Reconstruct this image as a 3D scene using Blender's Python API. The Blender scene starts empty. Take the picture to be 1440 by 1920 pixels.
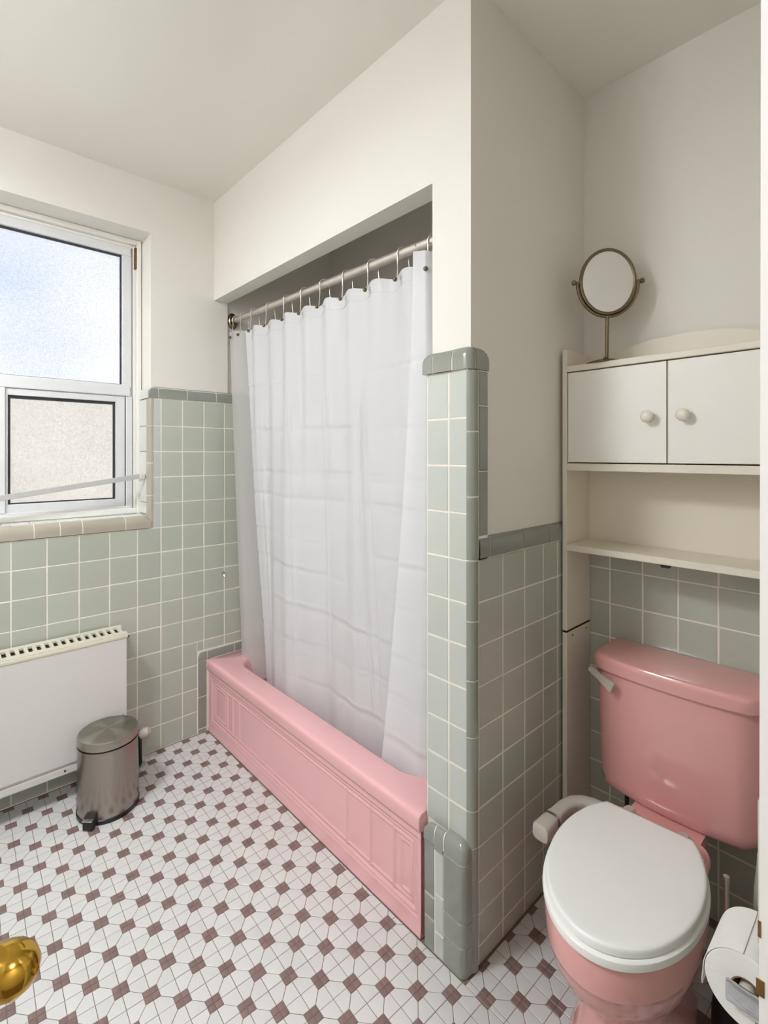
import bpy, bmesh, math, random
from mathutils import Matrix, Vector
random.seed(7)
R = math.radians
SC = bpy.context.scene
COL = SC.collection

# ------------------------------------------------------------------ camera
CAMX, CAMY, CAMZ, YAW, F = 2.2808, -1.0036, 1.2994, 0.7455, 926.78
cam_d = bpy.data.cameras.new('camera')
cam = bpy.data.objects.new('camera', cam_d)
COL.objects.link(cam)
cam.location = (CAMX, CAMY, CAMZ)
FWD = Vector((-math.cos(YAW), math.sin(YAW), 0))
RIGHT = Vector((math.sin(YAW), math.cos(YAW), 0))
cam.rotation_euler = Matrix((RIGHT, Vector((0, 0, 1)), -FWD)).transposed().to_euler()
cam_d.sensor_fit = 'VERTICAL'
cam_d.sensor_height = 32.0
cam_d.lens = 32.0 * F / 1920.0
cam_d.shift_y = -(960 - 852.0) / 1920.0
cam_d.clip_start = 0.02
SC.camera = cam

# ------------------------------------------------------------------ node helpers
def new_mat(name):
    m = bpy.data.materials.new(name)
    m.use_nodes = True
    nt = m.node_tree
    return m, nt, nt.nodes['Principled BSDF']

def lin(c):
    return tuple(((x / 255) / 12.92 if x / 255 <= 0.04045 else ((x / 255 + 0.055) / 1.055) ** 2.4) for x in c) + (1,)

def noise(nt, scale, detail=3, coord='Object', rough=.5, stretch=None):
    tc = nt.nodes.new('ShaderNodeTexCoord')
    n = nt.nodes.new('ShaderNodeTexNoise')
    n.inputs['Scale'].default_value = scale
    n.inputs['Detail'].default_value = detail
    n.inputs['Roughness'].default_value = rough
    if stretch:
        mp = nt.nodes.new('ShaderNodeMapping')
        mp.inputs['Scale'].default_value = stretch
        nt.links.new(tc.outputs[coord], mp.inputs['Vector'])
        nt.links.new(mp.outputs[0], n.inputs['Vector'])
    else:
        nt.links.new(tc.outputs[coord], n.inputs['Vector'])
    return n

def ramp(nt, src, stops):
    r = nt.nodes.new('ShaderNodeValToRGB')
    el = r.color_ramp.elements
    while len(el) < len(stops):
        el.new(0.5)
    for e, (p, c) in zip(el, stops):
        e.position = p
        e.color = c
    nt.links.new(src, r.inputs['Fac'])
    return r

def bump(nt, bsdf, src, strength, dist=0.002):
    b = nt.nodes.new('ShaderNodeBump')
    b.inputs['Strength'].default_value = strength
    b.inputs['Distance'].default_value = dist
    nt.links.new(src, b.inputs['Height'])
    nt.links.new(b.outputs[0], bsdf.inputs['Normal'])
    return b

def simple(name, rgb, rough=.5, metal=0, var=.04, nscale=6, bscale=None, bstr=.1, bdist=.001, coat=0, rnd=0.0, spec=.5, stretch=None):
    """procedural colour with soft mottling, optional fine relief and a per-object tint"""
    m, nt, b = new_mat(name)
    c = lin(rgb)
    n = noise(nt, nscale, 4, stretch=stretch)
    lo = tuple(x * (1 - var) for x in c[:3]) + (1,)
    hi = tuple(min(1, x * (1 + var)) for x in c[:3]) + (1,)
    r = ramp(nt, n.outputs['Fac'], [(.3, lo), (.7, hi)])
    out = r.outputs[0]
    if rnd:
        oi = nt.nodes.new('ShaderNodeObjectInfo')
        mr = nt.nodes.new('ShaderNodeMapRange')
        mr.inputs[3].default_value = 1 - rnd
        mr.inputs[4].default_value = 1 + rnd
        nt.links.new(oi.outputs['Random'], mr.inputs[0])
        vm = nt.nodes.new('ShaderNodeVectorMath')
        vm.operation = 'SCALE'
        nt.links.new(out, vm.inputs[0])
        nt.links.new(mr.outputs[0], vm.inputs['Scale'])
        out = vm.outputs[0]
    nt.links.new(out, b.inputs['Base Color'])
    b.inputs['Roughness'].default_value = rough
    b.inputs['Metallic'].default_value = metal
    b.inputs['Specular IOR Level'].default_value = spec
    b.inputs['Coat Weight'].default_value = coat
    b.inputs['Coat Roughness'].default_value = .08
    if bscale:
        n2 = noise(nt, bscale, 3, stretch=stretch)
        bump(nt, b, n2.outputs['Fac'], bstr, bdist)
    return m

# ------------------------------------------------------------------ world and lights
w = bpy.data.worlds.new('sky')
SC.world = w
w.use_nodes = True
nt = w.node_tree
bg = nt.nodes['Background']
tc = nt.nodes.new('ShaderNodeTexCoord')
nz = nt.nodes.new('ShaderNodeTexNoise')
nz.inputs['Scale'].default_value = 3.2
nz.inputs['Detail'].default_value = 2
mp = nt.nodes.new('ShaderNodeMapping')
mp.inputs['Location'].default_value = (0.30, 0.35, 0.32)
mp.inputs['Scale'].default_value = (1, 1, 2.2)
nt.links.new(tc.outputs['Generated'], mp.inputs['Vector'])
nt.links.new(mp.outputs[0], nz.inputs['Vector'])
rp = ramp(nt, nz.outputs['Fac'], [(.30, (.74, .82, .95, 1)), (.42, (.96, .97, .985, 1))])
vd = nt.nodes.new('ShaderNodeVectorMath')     # one gap of blue in the haze, its edge ragged
vd.operation = 'DISTANCE'
vd.inputs[1].default_value = (-.955, .10, .262)
nt.links.new(tc.outputs['Generated'], vd.inputs[0])
ad = nt.nodes.new('ShaderNodeMath')
ad.operation = 'MULTIPLY_ADD'
ad.inputs[1].default_value = .22
nt.links.new(nz.outputs['Fac'], ad.inputs[0])
nt.links.new(vd.outputs['Value'], ad.inputs[2])
gp = ramp(nt, ad.outputs[0], [(.10, (.22, .40, .72, 1)), (.30, (1, 1, 1, 1))])
mxs = nt.nodes.new('ShaderNodeMix')
mxs.data_type = 'RGBA'
mxs.blend_type = 'MULTIPLY'
mxs.inputs[0].default_value = 1
nt.links.new(rp.outputs[0], mxs.inputs[6])
nt.links.new(gp.outputs[0], mxs.inputs[7])
nt.links.new(mxs.outputs[2], bg.inputs['Color'])
bg.inputs['Strength'].default_value = .90

def area(name, loc, size, power, color, rot, portal=False):
    d = bpy.data.lights.new(name, 'AREA')
    d.shape = 'RECTANGLE'
    d.size, d.size_y = size
    d.energy = power
    d.color = color
    if portal:
        d.cycles.is_portal = True
    o = bpy.data.objects.new(name, d)
    COL.objects.link(o)
    o.location = loc
    o.rotation_euler = rot
    return o
area('window_portal', (-.30, -.80, 1.66), (1.24, 1.08), 1, (1, 1, 1), (0, R(-90), 0), True)

HALL_W, ROOM_W = 11, 13      # power of the added fill lights: hall, bathroom ceiling
SC.view_settings.view_transform = 'Standard'
SC.view_settings.look = 'None'
SC.view_settings.exposure = 0.97
SC.view_settings.gamma = 1
SC.view_settings.use_curve_mapping = False
SC.cycles.max_bounces = 14
SC.cycles.diffuse_bounces = 9
SC.cycles.glossy_bounces = 5
SC.cycles.transparent_max_bounces = 10
SC.cycles.sample_clamp_indirect = 8
SC.cycles.use_denoising = True

# ------------------------------------------------------------------ mesh helpers
def link(o, parent=None):
    COL.objects.link(o)
    if parent is not None:
        o.parent = parent
    return o

def obj(name, me, m, parent=None, smooth=False, label=None):
    """link a bmesh or mesh as ONE object"""
    if isinstance(me, bmesh.types.BMesh):
        bm = me
        me = bpy.data.meshes.new(name)
        bm.to_mesh(me)
        bm.free()
    if m is not None and len(me.materials) == 0:
        me.materials.append(m)
    if smooth:
        for p in me.polygons:
            p.use_smooth = True
        if smooth != 'all':
            me.set_sharp_from_angle(angle=R(38))
    o = bpy.data.objects.new(name, me)
    link(o, parent)
    if label:
        o['label'] = label
    return o

def empty(name, loc, label, cat, group=None, rz=0):
    o = bpy.data.objects.new(name, None)
    o.empty_display_size = .05
    link(o)
    o.location = loc
    o.rotation_euler = (0, 0, rz)
    return tag(o, label, cat, group)

def tag(o, label, cat, group=None, kind=None):
    o['label'] = label
    o['category'] = cat
    if group:
        o['group'] = group
    if kind:
        o['kind'] = kind
    return o

def struct(o):
    o['kind'] = 'structure'
    return o

def local(o):
    """re-express a part built in world coordinates in its (unscaled) parent's space"""
    p = o.parent
    mw = Matrix.Translation(p.location) @ p.rotation_euler.to_matrix().to_4x4()
    o.data.transform(mw.inverted())
    return o

def box(bm, a, b, bev=0, seg=1):
    a, b = Vector(a), Vector(b)
    lo = Vector((min(a.x, b.x), min(a.y, b.y), min(a.z, b.z)))
    hi = Vector((max(a.x, b.x), max(a.y, b.y), max(a.z, b.z)))
    r = bmesh.ops.create_cube(bm, size=1, matrix=Matrix.Translation((lo + hi) / 2) @ Matrix.Diagonal((hi - lo).to_4d()))
    if bev:
        es = list({e for v in r['verts'] for e in v.link_edges})
        bmesh.ops.bevel(bm, geom=es, offset=bev, segments=seg, affect='EDGES', profile=.6)
    return bm

def BX(a, b, bev=0, seg=1):
    return box(bmesh.new(), a, b, bev, seg)

def loft(bm, loops, close=True, cap0=False, cap1=False):
    vs = [[bm.verts.new(p) for p in l] for l in loops]
    n = len(vs[0])
    for A, B in zip(vs, vs[1:]):
        for i in range(n if close else n - 1):
            j = (i + 1) % n
            bm.faces.new((A[i], A[j], B[j], B[i]))
    if cap0:
        bm.faces.new(vs[0][::-1])
    if cap1:
        bm.faces.new(vs[-1])
    return vs

def fix(bm):
    bmesh.ops.recalc_face_normals(bm, faces=bm.faces)
    return bm

def frame_of(d):
    d = d.normalized()
    up = Vector((0, 0, 1)) if abs(d.z) < .9 else Vector((1, 0, 0))
    a = d.cross(up).normalized()
    return a, a.cross(d).normalized()

def tube(bm, pts, r, n=12, caps=True):
    pts = [Vector(p) for p in pts]
    rs = r if isinstance(r, (list, tuple)) else [r] * len(pts)
    loops = []
    a = None
    for i, p in enumerate(pts):
        d = (pts[min(i + 1, len(pts) - 1)] - pts[max(i - 1, 0)]).normalized()
        if a is None:
            a, b = frame_of(d)
        else:
            a = (a - d * a.dot(d)).normalized()
            b = a.cross(d)
        loops.append([p + (a * math.cos(t) + b * math.sin(t)) * rs[i] for t in [2 * math.pi * k / n for k in range(n)]])
    loft(bm, loops, True, caps, caps)
    return fix(bm)

def lathe(bm, prof, origin=(0, 0, 0), axis=(0, 0, 1), n=32, ell=(1, 1)):
    """prof: (radius, height) along axis"""
    o, ax = Vector(origin), Vector(axis).normalized()
    a, b = frame_of(ax)
    loops = [[o + ax * h + (a * math.cos(t) * ell[0] + b * math.sin(t) * ell[1]) * max(r, 1e-5) for t in [2 * math.pi * k / n for k in range(n)]] for r, h in prof]
    loft(bm, loops, True, True, True)
    return fix(bm)

def rrect(x0, x1, y0, y1, r, n=8, m=10):
    """rounded rectangle with a constant count of points: n per corner, m per side"""
    pts = []
    cs = [(x1 - r, y0 + r, -90), (x1 - r, y1 - r, 0), (x0 + r, y1 - r, 90), (x0 + r, y0 + r, 180)]
    for k, (cx, cy, a0) in enumerate(cs):
        arc = [(cx + r * math.cos(R(a0 + 90 * i / n)), cy + r * math.sin(R(a0 + 90 * i / n))) for i in range(n + 1)]
        pts += arc
        nx, ny, na = cs[(k + 1) % 4]
        q = (nx + r * math.cos(R(na)), ny + r * math.sin(R(na)))
        for i in range(1, m):
            pts.append((arc[-1][0] + (q[0] - arc[-1][0]) * i / m, arc[-1][1] + (q[1] - arc[-1][1]) * i / m))
    return pts

def prism(bm, poly, axis, a, b):
    """extrude a 2-D polygon along a world axis; poly in the two other axes, in x,y,z order"""
    def P(u, v, t):
        return {'x': (t, u, v), 'y': (u, t, v), 'z': (u, v, t)}[axis]
    loft(bm, [[P(u, v, a) for u, v in poly], [P(u, v, b) for u, v in poly]], True, True, True)
    return fix(bm)

# ------------------------------------------------------------------ materials
M = {}
M['paint'] = simple('cream_paint', (224, 221, 214), .55, var=.015, nscale=1.2, bscale=55, bstr=.09, bdist=.002, spec=.35)
M['ceiling'] = simple('ceiling_paint', (228, 225, 218), .30, var=.01, coat=.35, spec=.8, nscale=1.1, bscale=18, bstr=.05, bdist=.003)
M['sage'] = simple('sage_glaze', (178, 182, 170), .16, var=.03, nscale=5, rnd=.045, coat=.3, bscale=9, bstr=.05, bdist=.002)
M['sage_light'] = simple('sage_lit_glaze', (189, 193, 187), .14, var=.03, nscale=5, rnd=.03, coat=.3, bscale=9, bstr=.05, bdist=.002)  # lighter copy of sage: stronger light on these tiles put into the colour
M['dark_sage'] = simple('dark_sage_glaze', (140, 143, 136), .12, var=.04, nscale=9, rnd=.04, coat=.3, bscale=9, bstr=.05, bdist=.002)
M['taupe'] = simple('taupe_glaze', (170, 162, 148), .14, var=.04, nscale=9, rnd=.05, coat=.3, bscale=9, bstr=.05, bdist=.002)
M['reveal'] = simple('daylit_reveal_glaze', (214, 215, 208), .16, var=.02, nscale=5, rnd=.02, coat=.3)  # sage tile coloured near white for the window light falling on it
M['grout'] = simple('wall_grout', (228, 222, 210), .85, var=.05, nscale=20)
M['fgrout'] = simple('floor_grout', (122, 104, 94), .9, var=.12, nscale=14)
M['white_tile'] = simple('white_floor_glaze', (203, 202, 201), .30, var=.02, nscale=12, rnd=.035, bscale=40, bstr=.04, bdist=.001)
M['dark_tile'] = simple('mauve_floor_glaze', (126, 104, 100), .32, var=.10, nscale=60, rnd=.10, bscale=60, bstr=.06, bdist=.001)
M['tub'] = simple('pink_enamel', (228, 176, 178), .14, var=.02, nscale=3, coat=.4, bscale=5, bstr=.04, bdist=.003)
M['toilet'] = simple('pink_china', (222, 163, 160), .12, var=.02, nscale=3, coat=.4, bscale=5, bstr=.03, bdist=.003)
M['seat'] = simple('white_seat', (240, 240, 238), .32, var=.01)
M['white_plastic'] = simple('white_plastic', (214, 208, 198), .35, var=.02)
M['grey_plastic'] = simple('grey_white_plastic', (186, 178, 168), .38, var=.02)
M['chrome'] = simple('chrome', (196, 198, 202), .14, metal=1, var=.03)
M['nickel'] = simple('brushed_nickel', (214, 207, 198), .42, metal=.9, var=.06, nscale=30)
M['steel'] = simple('brushed_steel', (158, 150, 142), .27, metal=1, var=.10, nscale=14, stretch=(1, 1, .06), bscale=80, bstr=.05, bdist=.001)
M['lidsteel'] = simple('lid_steel', (168, 164, 152), .34, metal=1, var=.05, nscale=30)
M['bronze'] = simple('antique_nickel', (128, 114, 90), .30, metal=1, var=.06, nscale=30)
M['brass'] = simple('polished_brass', (196, 156, 64), .13, metal=1, var=.10, nscale=12, bscale=14, bstr=.06, bdist=.003)
M['black'] = simple('black_plastic', (24, 22, 20), .35, var=.1)
M['dark'] = simple('dark_gap', (40, 30, 22), .8, var=.1)
M['alu'] = simple('window_aluminium', (222, 223, 226), .38, metal=.12, var=.02)
M['vinyl'] = simple('window_vinyl', (232, 230, 225), .45, var=.02)
M['gasket'] = simple('rubber_gasket', (52, 54, 60), .6, var=.2)
M['rad'] = simple('radiator_enamel', (208, 205, 202), .40, var=.015, nscale=2)
M['radtop'] = simple('radiator_cream', (206, 201, 184), .40, var=.03)
M['cab'] = simple('cabinet_cream', (223, 215, 201), .42, var=.02, nscale=4)
M['cabdoor'] = simple('cabinet_white', (230, 228, 222), .40, var=.015, nscale=3)
M['casing'] = simple('gloss_white_trim', (226, 224, 222), .28, var=.015)
M['knobwhite'] = simple('knob_white', (226, 222, 208), .22, var=.01)
M['card'] = simple('cardboard', (150, 120, 86), .85, var=.08, nscale=30)
M['paper'] = simple('tissue_paper', (236, 234, 231), .9, var=.015, nscale=30, bscale=160, bstr=.25, bdist=.002)
M['beige_wall'] = simple('neighbour_render', (230, 223, 212), .9, var=.08, nscale=1.5)
M['bar'] = simple('backlit_bar', (188, 187, 187), .4, var=.02)  # white bar coloured grey, its backlit shade put into the colour
M['chip'] = simple('chipped_bronze', (120, 88, 44), .45, metal=.5, var=.4, nscale=60)
M['caulk'] = simple('caulk', (222, 214, 204), .5, var=.03)

# curtain cloth: diffuse + translucent
def cloth(name, rgb, transl, clear=0.0):
    m, nt, b = new_mat(name)
    out = nt.nodes['Material Output']
    b.inputs['Base Color'].default_value = lin(rgb)
    b.inputs['Roughness'].default_value = .42
    b.inputs['Specular IOR Level'].default_value = .35
    n = noise(nt, 900, 2)
    n2 = noise(nt, 14, 3, stretch=(1, 1, .5))
    mx = nt.nodes.new('ShaderNodeMath')
    mx.operation = 'MULTIPLY_ADD'
    mx.inputs[1].default_value = .15
    nt.links.new(n.outputs['Fac'], mx.inputs[0])
    nt.links.new(n2.outputs['Fac'], mx.inputs[2])
    bp = bump(nt, b, mx.outputs[0], .12, .004)
    t = nt.nodes.new('ShaderNodeBsdfTranslucent')
    t.inputs['Color'].default_value = lin(rgb)
    mix = nt.nodes.new('ShaderNodeMixShader')
    mix.inputs[0].default_value = transl
    nt.links.new(b.outputs[0], mix.inputs[1])
    nt.links.new(t.outputs[0], mix.inputs[2])
    last = mix
    if clear:
        tr = nt.nodes.new('ShaderNodeBsdfTransparent')
        m2 = nt.nodes.new('ShaderNodeMixShader')
        m2.inputs[0].default_value = clear
        nt.links.new(mix.outputs[0], m2.inputs[1])
        nt.links.new(tr.outputs[0], m2.inputs[2])
        last = m2
    nt.links.new(last.outputs[0], out.inputs['Surface'])
    return m
M['curtain'] = cloth('curtain_cloth', (236, 236, 239), .36)
M['liner'] = cloth('liner_vinyl', (238, 236, 236), .45, .28)

# frosted window glass: lets the sky through, scatters a little, pebbled relief
def frosted(name, scale, tint):
    m, nt, b = new_mat(name)
    out = nt.nodes['Material Output']
    tr = nt.nodes.new('ShaderNodeBsdfTransparent')
    n = noise(nt, scale, 2, rough=.6)
    r = ramp(nt, n.outputs['Fac'], [(.35, tuple(x * .80 for x in tint) + (1,)), (.65, tint + (1,))])
    nt.links.new(r.outputs[0], tr.inputs['Color'])
    tl = nt.nodes.new('ShaderNodeBsdfTranslucent')
    tl.inputs['Color'].default_value = (.9, .9, .9, 1)
    gl = nt.nodes.new('ShaderNodeBsdfGlossy')
    gl.inputs['Roughness'].default_value = .25
    bp = nt.nodes.new('ShaderNodeBump')
    bp.inputs['Strength'].default_value = .4
    bp.inputs['Distance'].default_value = .003
    nt.links.new(n.outputs['Fac'], bp.inputs['Height'])
    nt.links.new(bp.outputs[0], gl.inputs['Normal'])
    nt.links.new(bp.outputs[0], tl.inputs['Normal'])
    m1 = nt.nodes.new('ShaderNodeMixShader')
    m1.inputs[0].default_value = .28
    nt.links.new(tr.outputs[0], m1.inputs[1])
    nt.links.new(tl.outputs[0], m1.inputs[2])
    m2 = nt.nodes.new('ShaderNodeMixShader')
    m2.inputs[0].default_value = .05
    nt.links.new(m1.outputs[0], m2.inputs[1])
    nt.links.new(gl.outputs[0], m2.inputs[2])
    nt.links.new(m2.outputs[0], out.inputs['Surface'])
    return m
M['frost_fine'] = frosted('fine_frosted_glass', 170, (.95, .96, .98))
M['frost_pebble'] = frosted('pebbled_glass', 150, (.93, .93, .92))

mm, nt, b = new_mat('mirror_glass')
b.inputs['Base Color'].default_value = (.86, .86, .84, 1)
b.inputs['Metallic'].default_value = 1
b.inputs['Roughness'].default_value = .03
n = noise(nt, 3)
bump(nt, b, n.outputs['Fac'], .01, .001)
M['mirror'] = mm

# steel lid; its brushed sheen is coloured in as four crossed sectors
mm, nt, b = new_mat('lid_sheen_sectors')
tcn = nt.nodes.new('ShaderNodeTexCoord')
gr = nt.nodes.new('ShaderNodeTexGradient')
gr.gradient_type = 'RADIAL'
nt.links.new(tcn.outputs['Object'], gr.inputs['Vector'])
mt = nt.nodes.new('ShaderNodeMath'); mt.operation = 'MULTIPLY'; mt.inputs[1].default_value = 4 * 2 * math.pi
nt.links.new(gr.outputs['Fac'], mt.inputs[0])
sn = nt.nodes.new('ShaderNodeMath'); sn.operation = 'SINE'
nt.links.new(mt.outputs[0], sn.inputs[0])
rr = ramp(nt, sn.outputs[0], [(.0, lin((150, 146, 134))), (1, lin((172, 168, 156)))])
nt.links.new(rr.outputs[0], b.inputs['Base Color'])
b.inputs['Metallic'].default_value = 1
b.inputs['Roughness'].default_value = .3
M['lidtop'] = mm

# ------------------------------------------------------------------ tiles
ORI = {  # columns: u, v, out
    '+x': Matrix(((0, 0, 1), (1, 0, 0), (0, 1, 0))),
    '-x': Matrix(((0, 0, -1), (-1, 0, 0), (0, 1, 0))),
    '-y': Matrix(((1, 0, 0), (0, 0, -1), (0, 1, 0))),
    '+z': Matrix(((0, -1, 0), (1, 0, 0), (0, 0, 1))),
}
_tcache = {}
def tile_mesh(wd, ht, th, kind, mkey):
    key = (round(wd, 4), round(ht, 4), th, kind, mkey)
    if key in _tcache:
        return _tcache[key]
    bm = bmesh.new()
    c = .0016
    if kind == 'flat':      # chamfered face, four sides
        f = [bm.verts.new(p) for p in ((c, c, th), (wd - c, c, th), (wd - c, ht - c, th), (c, ht - c, th))]
        g = [bm.verts.new(p) for p in ((0, 0, th - c), (wd, 0, th - c), (wd, ht, th - c), (0, ht, th - c))]
        h = [bm.verts.new(p) for p in ((0, 0, 0), (wd, 0, 0), (wd, ht, 0), (0, ht, 0))]
        bm.faces.new(f)
        for A, B in ((f, g), (g, h)):
            for i in range(4):
                j = (i + 1) % 4
                bm.faces.new((A[i], B[i], B[j], A[j]))
    else:                   # 'cap': top front edge fully rounded; 'capr'/'capl': the end rounds down too
        r = min(ht * .62, .03)
        prof = [(0, 0), (0, th)] + [(ht - r + r * math.sin(t), th - (th * .92) * (1 - math.cos(t))) for t in [R(a) for a in (0, 20, 40, 60, 80, 90)]] + [(ht, 0)]
        n = 8
        us = [0, .0015] + [wd * k / n for k in range(1, n)] + [wd - .0015, wd]
        if kind in ('capl', 'capr'):
            rr_ = min(.03, wd * .8)
            loops = []
            for u in us:
                d = u if kind == 'capl' else wd - u
                k = 0 if d >= rr_ else rr_ - math.sqrt(max(0, rr_ ** 2 - (rr_ - d) ** 2))
                loops.append([(u, min(v, ht - k), o_) for v, o_ in prof])
        else:
            loops = [[(u, v, o_) for v, o_ in prof] for u in us]
        loft(bm, loops, True, True, True)
    fix(bm)
    me = bpy.data.meshes.new('tile')
    bm.to_mesh(me)
    bm.free()
    me.materials.append(M[mkey])
    if kind != 'flat':
        for p in me.polygons:
            p.use_smooth = True
        me.set_sharp_from_angle(angle=R(40))
    _tcache[key] = me
    return me

G = .0034  # grout joint
def tile(parent, ori, plane, u0, u1, v0, v1, mkey='sage', name='wall_tile', th=.008, kind='flat', proud=None):
    """one tile. plane = coordinate of the wall behind it; u, v as in ORI"""
    wd, ht = abs(u1 - u0) - G, abs(v1 - v0) - G
    if wd < .006 or ht < .006:
        return
    me = tile_mesh(wd, ht, th if proud is None else proud, kind, mkey)
    o = bpy.data.objects.new(name, me)
    link(o, parent)
    ua, va = min(u0, u1) + G / 2, min(v0, v1) + G / 2
    if ori == '+x':
        loc = (plane, ua, va)
    elif ori == '-x':
        loc = (plane, max(u0, u1) - G / 2, va)
    elif ori == '-y':
        loc = (ua, plane, va)
    else:
        loc = (max(v0, v1) - G / 2, ua, plane)
    j = random.uniform(-.0003, .0003)
    m4 = ORI[ori].to_4x4()
    tl = Matrix.Rotation(random.uniform(-.0035, .0035), 4, 'X') @ Matrix.Rotation(random.uniform(-.0035, .0035), 4, 'Y') if kind == 'flat' else Matrix()
    o.matrix_basis = Matrix.Translation(Vector(loc) + ORI[ori] @ Vector((0, 0, j))) @ m4 @ tl
    return o

def cap_core(parent, ori, plane, u0, u1, v0, v1, proud):
    o = tile(parent, ori, plane, u0, u1, v0, v1 - .0012, 'grout', 'grout', kind='cap', proud=proud - .0014)

def corner_core(parent, x, y, r, z0, z1, a0, a1):
    corner_piece(parent, x, y, r - .0014, z0, z1, 'grout', a0, a1, 'grout')

def corner_piece(parent, x, y, r, z0, z1, mkey, a0, a1, name='corner_tile', rt=0):
    """upright quarter-round trim tile about (x, y); rt rounds its top"""
    bm = bmesh.new()
    n = 7
    zs = [(z0 + G / 2, r)]
    if rt:
        zs += [(z1 - rt + rt * math.sin(R(t)), r - rt * .8 * (1 - math.cos(R(t)))) for t in (0, 25, 50, 75, 90)]
    else:
        zs += [(z1 - G / 2, r)]
    loops = []
    for z, q in zs:
        loops.append([(x + q * math.cos(R(a0 + (a1 - a0) * i / n)), y + q * math.sin(R(a0 + (a1 - a0) * i / n)), z) for i in range(n + 1)]
                     + [(x + .002 * math.cos(R(a1)), y + .002 * math.sin(R(a1)), z), (x + .002 * math.cos(R(a0)), y + .002 * math.sin(R(a0)), z)])
    loft(bm, loops, True, True, True)
    return obj(name, fix(bm), M[mkey], parent, True)

# ================================================================== SHELL
H = 2.498
# ---- left wall (with the window), the alcove end behind it set back a little
bm = bmesh.new()
YW0, YW1, ZW0, ZW1 = -1.33, -.286, 1.022, 2.268      # window opening
box(bm, (-.25, -1.87, -.02), (0, .068, ZW0))
box(bm, (-.25, -1.87, ZW1), (0, .068, H))
box(bm, (-.25, YW1, ZW0), (0, .068, ZW1))
box(bm, (-.25, -1.87, ZW0), (0, YW0, ZW1))
box(bm, (-.25, .068, 1.594), (-.015, .82, H))
box(bm, (-.25, .068, -.02), (0, .82, 1.594))
wall_left = struct(obj('wall_left', bm, M['paint']))
# ---- middle partition (column face, beam over the tub)
XC, YT = 1.5155, .6194
bm = bmesh.new()
box(bm, (1.387, 0, -.02), (XC, .70, 2.033))
box(bm, (1.387, 0.068, 2.033), (XC, .70, H))
box(bm, (0.0, 0, 2.033), (XC, .068, H))
wall_middle = struct(obj('wall_middle', bm, M['paint']))
wall_back = struct(obj('wall_back', BX((XC, YT, -.02), (2.32, .82, H)), M['paint']))
wall_alcove = struct(obj('wall_alcove', BX((-.25, .70, -.02), (XC, .82, H)), M['paint']))
bm = bmesh.new()
box(bm, (2.2035, -.55, -.02), (2.32, .62, H))
box(bm, (2.2, -1.87, -.02), (2.32, -1.37, H))
box(bm, (2.2, -1.37, 2.05), (2.32, -.55, H))
wall_right = struct(obj('wall_right', bm, M['paint']))
wall_near = struct(obj('wall_near', BX((0, -1.87, -.02), (2.2, -1.75, H)), M['paint']))
bm = bmesh.new()
box(bm, (3.5, -2.4, -.02), (3.6, .8, H))
box(bm, (2.32, -2.4, -.02), (3.5, -2.3, H))
box(bm, (2.32, .7, -.02), (3.5, .8, H))
wall_hall = struct(obj('wall_hall', bm, M['paint']))
ceiling = struct(obj('ceiling', BX((-.25, -2.4, H), (3.6, .82, H + .1)), M['ceiling']))
bm = bmesh.new()
box(bm, (-.25, -2.4, -.12), (3.6, .82, -.0012))
floor = struct(obj('floor', bm, M['fgrout']))

# ---- grout beds behind the wall tiles
def grout(parent, a, b):
    o = obj('grout', BX(a, b), M['grout'], parent)
    return o
TS = .0105  # outer face of the tiles in front of the plaster

# ---- left wall tiles
rows = [.002, .108, .215, .324, .431, .54, .646, .758, .869, .977, 1.086, 1.2, 1.312, 1.425, 1.545]
cols = [-1.32, -1.211, -1.103, -.995, -.886, -.778, -.667, -.56, -.451, -.344, -.247, -.153, -.054, .046, .155, .264, .373, .482, .591, .698]
P0 = .002
grout(wall_left, (P0, -.083, .002), (P0 + .0085, -.040, .334))
grout(wall_left, (0, -1.74, 0), (P0 + .0070, .066, .978))
grout(wall_left, (0, -.292, .978), (P0 + .0070, .066, 1.592))
grout(wall_left, (0, .066, .335), (P0 + .0070, .698, 1.592))
for i in range(len(cols) - 1):
    a, b2 = cols[i], cols[i + 1]
    for k in range(len(rows) - 1):
        z0, z1 = rows[k], rows[k + 1]
        if z0 >= .976 and a < -.25:
            continue
        aa, bb = a, b2
        if a > -.2 and z0 < .38:      # the dark trim round the tub cuts in
            if a > -.1:
                if z1 < .39:
                    continue
                z0 = .384
            else:
                if z1 > .39:
                    tile(wall_left, '+x', P0, -.0862, -.054, .384, z1, 'sage')
                bb = min(b2, -.084)
        tile(wall_left, '+x', P0, aa, bb, z0, z1, 'sage')
    if a < -.33 and a > -1.3:
        pass
for k in range(10, len(rows)):     # narrow cut column beside the window
    tile(wall_left, '+x', P0, -.279, -.247, rows[k - 1], rows[k], 'sage_light')
cap_core(wall_left, '+x', P0, -.272, .698, 1.546, 1.598, .011)
for a, b2 in ((-.258, -.132), (-.132, .006), (.006, .144), (.144, .282), (.282, .42), (.42, .558), (.558, .698)):   # cap row
    tile(wall_left, '+x', P0, a, b2, 1.546, 1.598, 'dark_sage', 'border_tile', .011, 'cap')
tile(wall_left, '+x', P0, -.300, -.258, 1.546, 1.598, 'dark_sage', 'border_tile', .012, 'capl')
zc = [.98, 1.12, 1.262, 1.425, 1.545]
corner_core(wall_left, -.009, -.281, .021, zc[0], zc[-1], -90, 0)
for z0, z1 in zip(zc, zc[1:]):     # rounded upright trim at the window reveal
    corner_piece(wall_left, -.010 + .001, -.281, .021, z0, z1, 'taupe', -90, 0)
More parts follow.
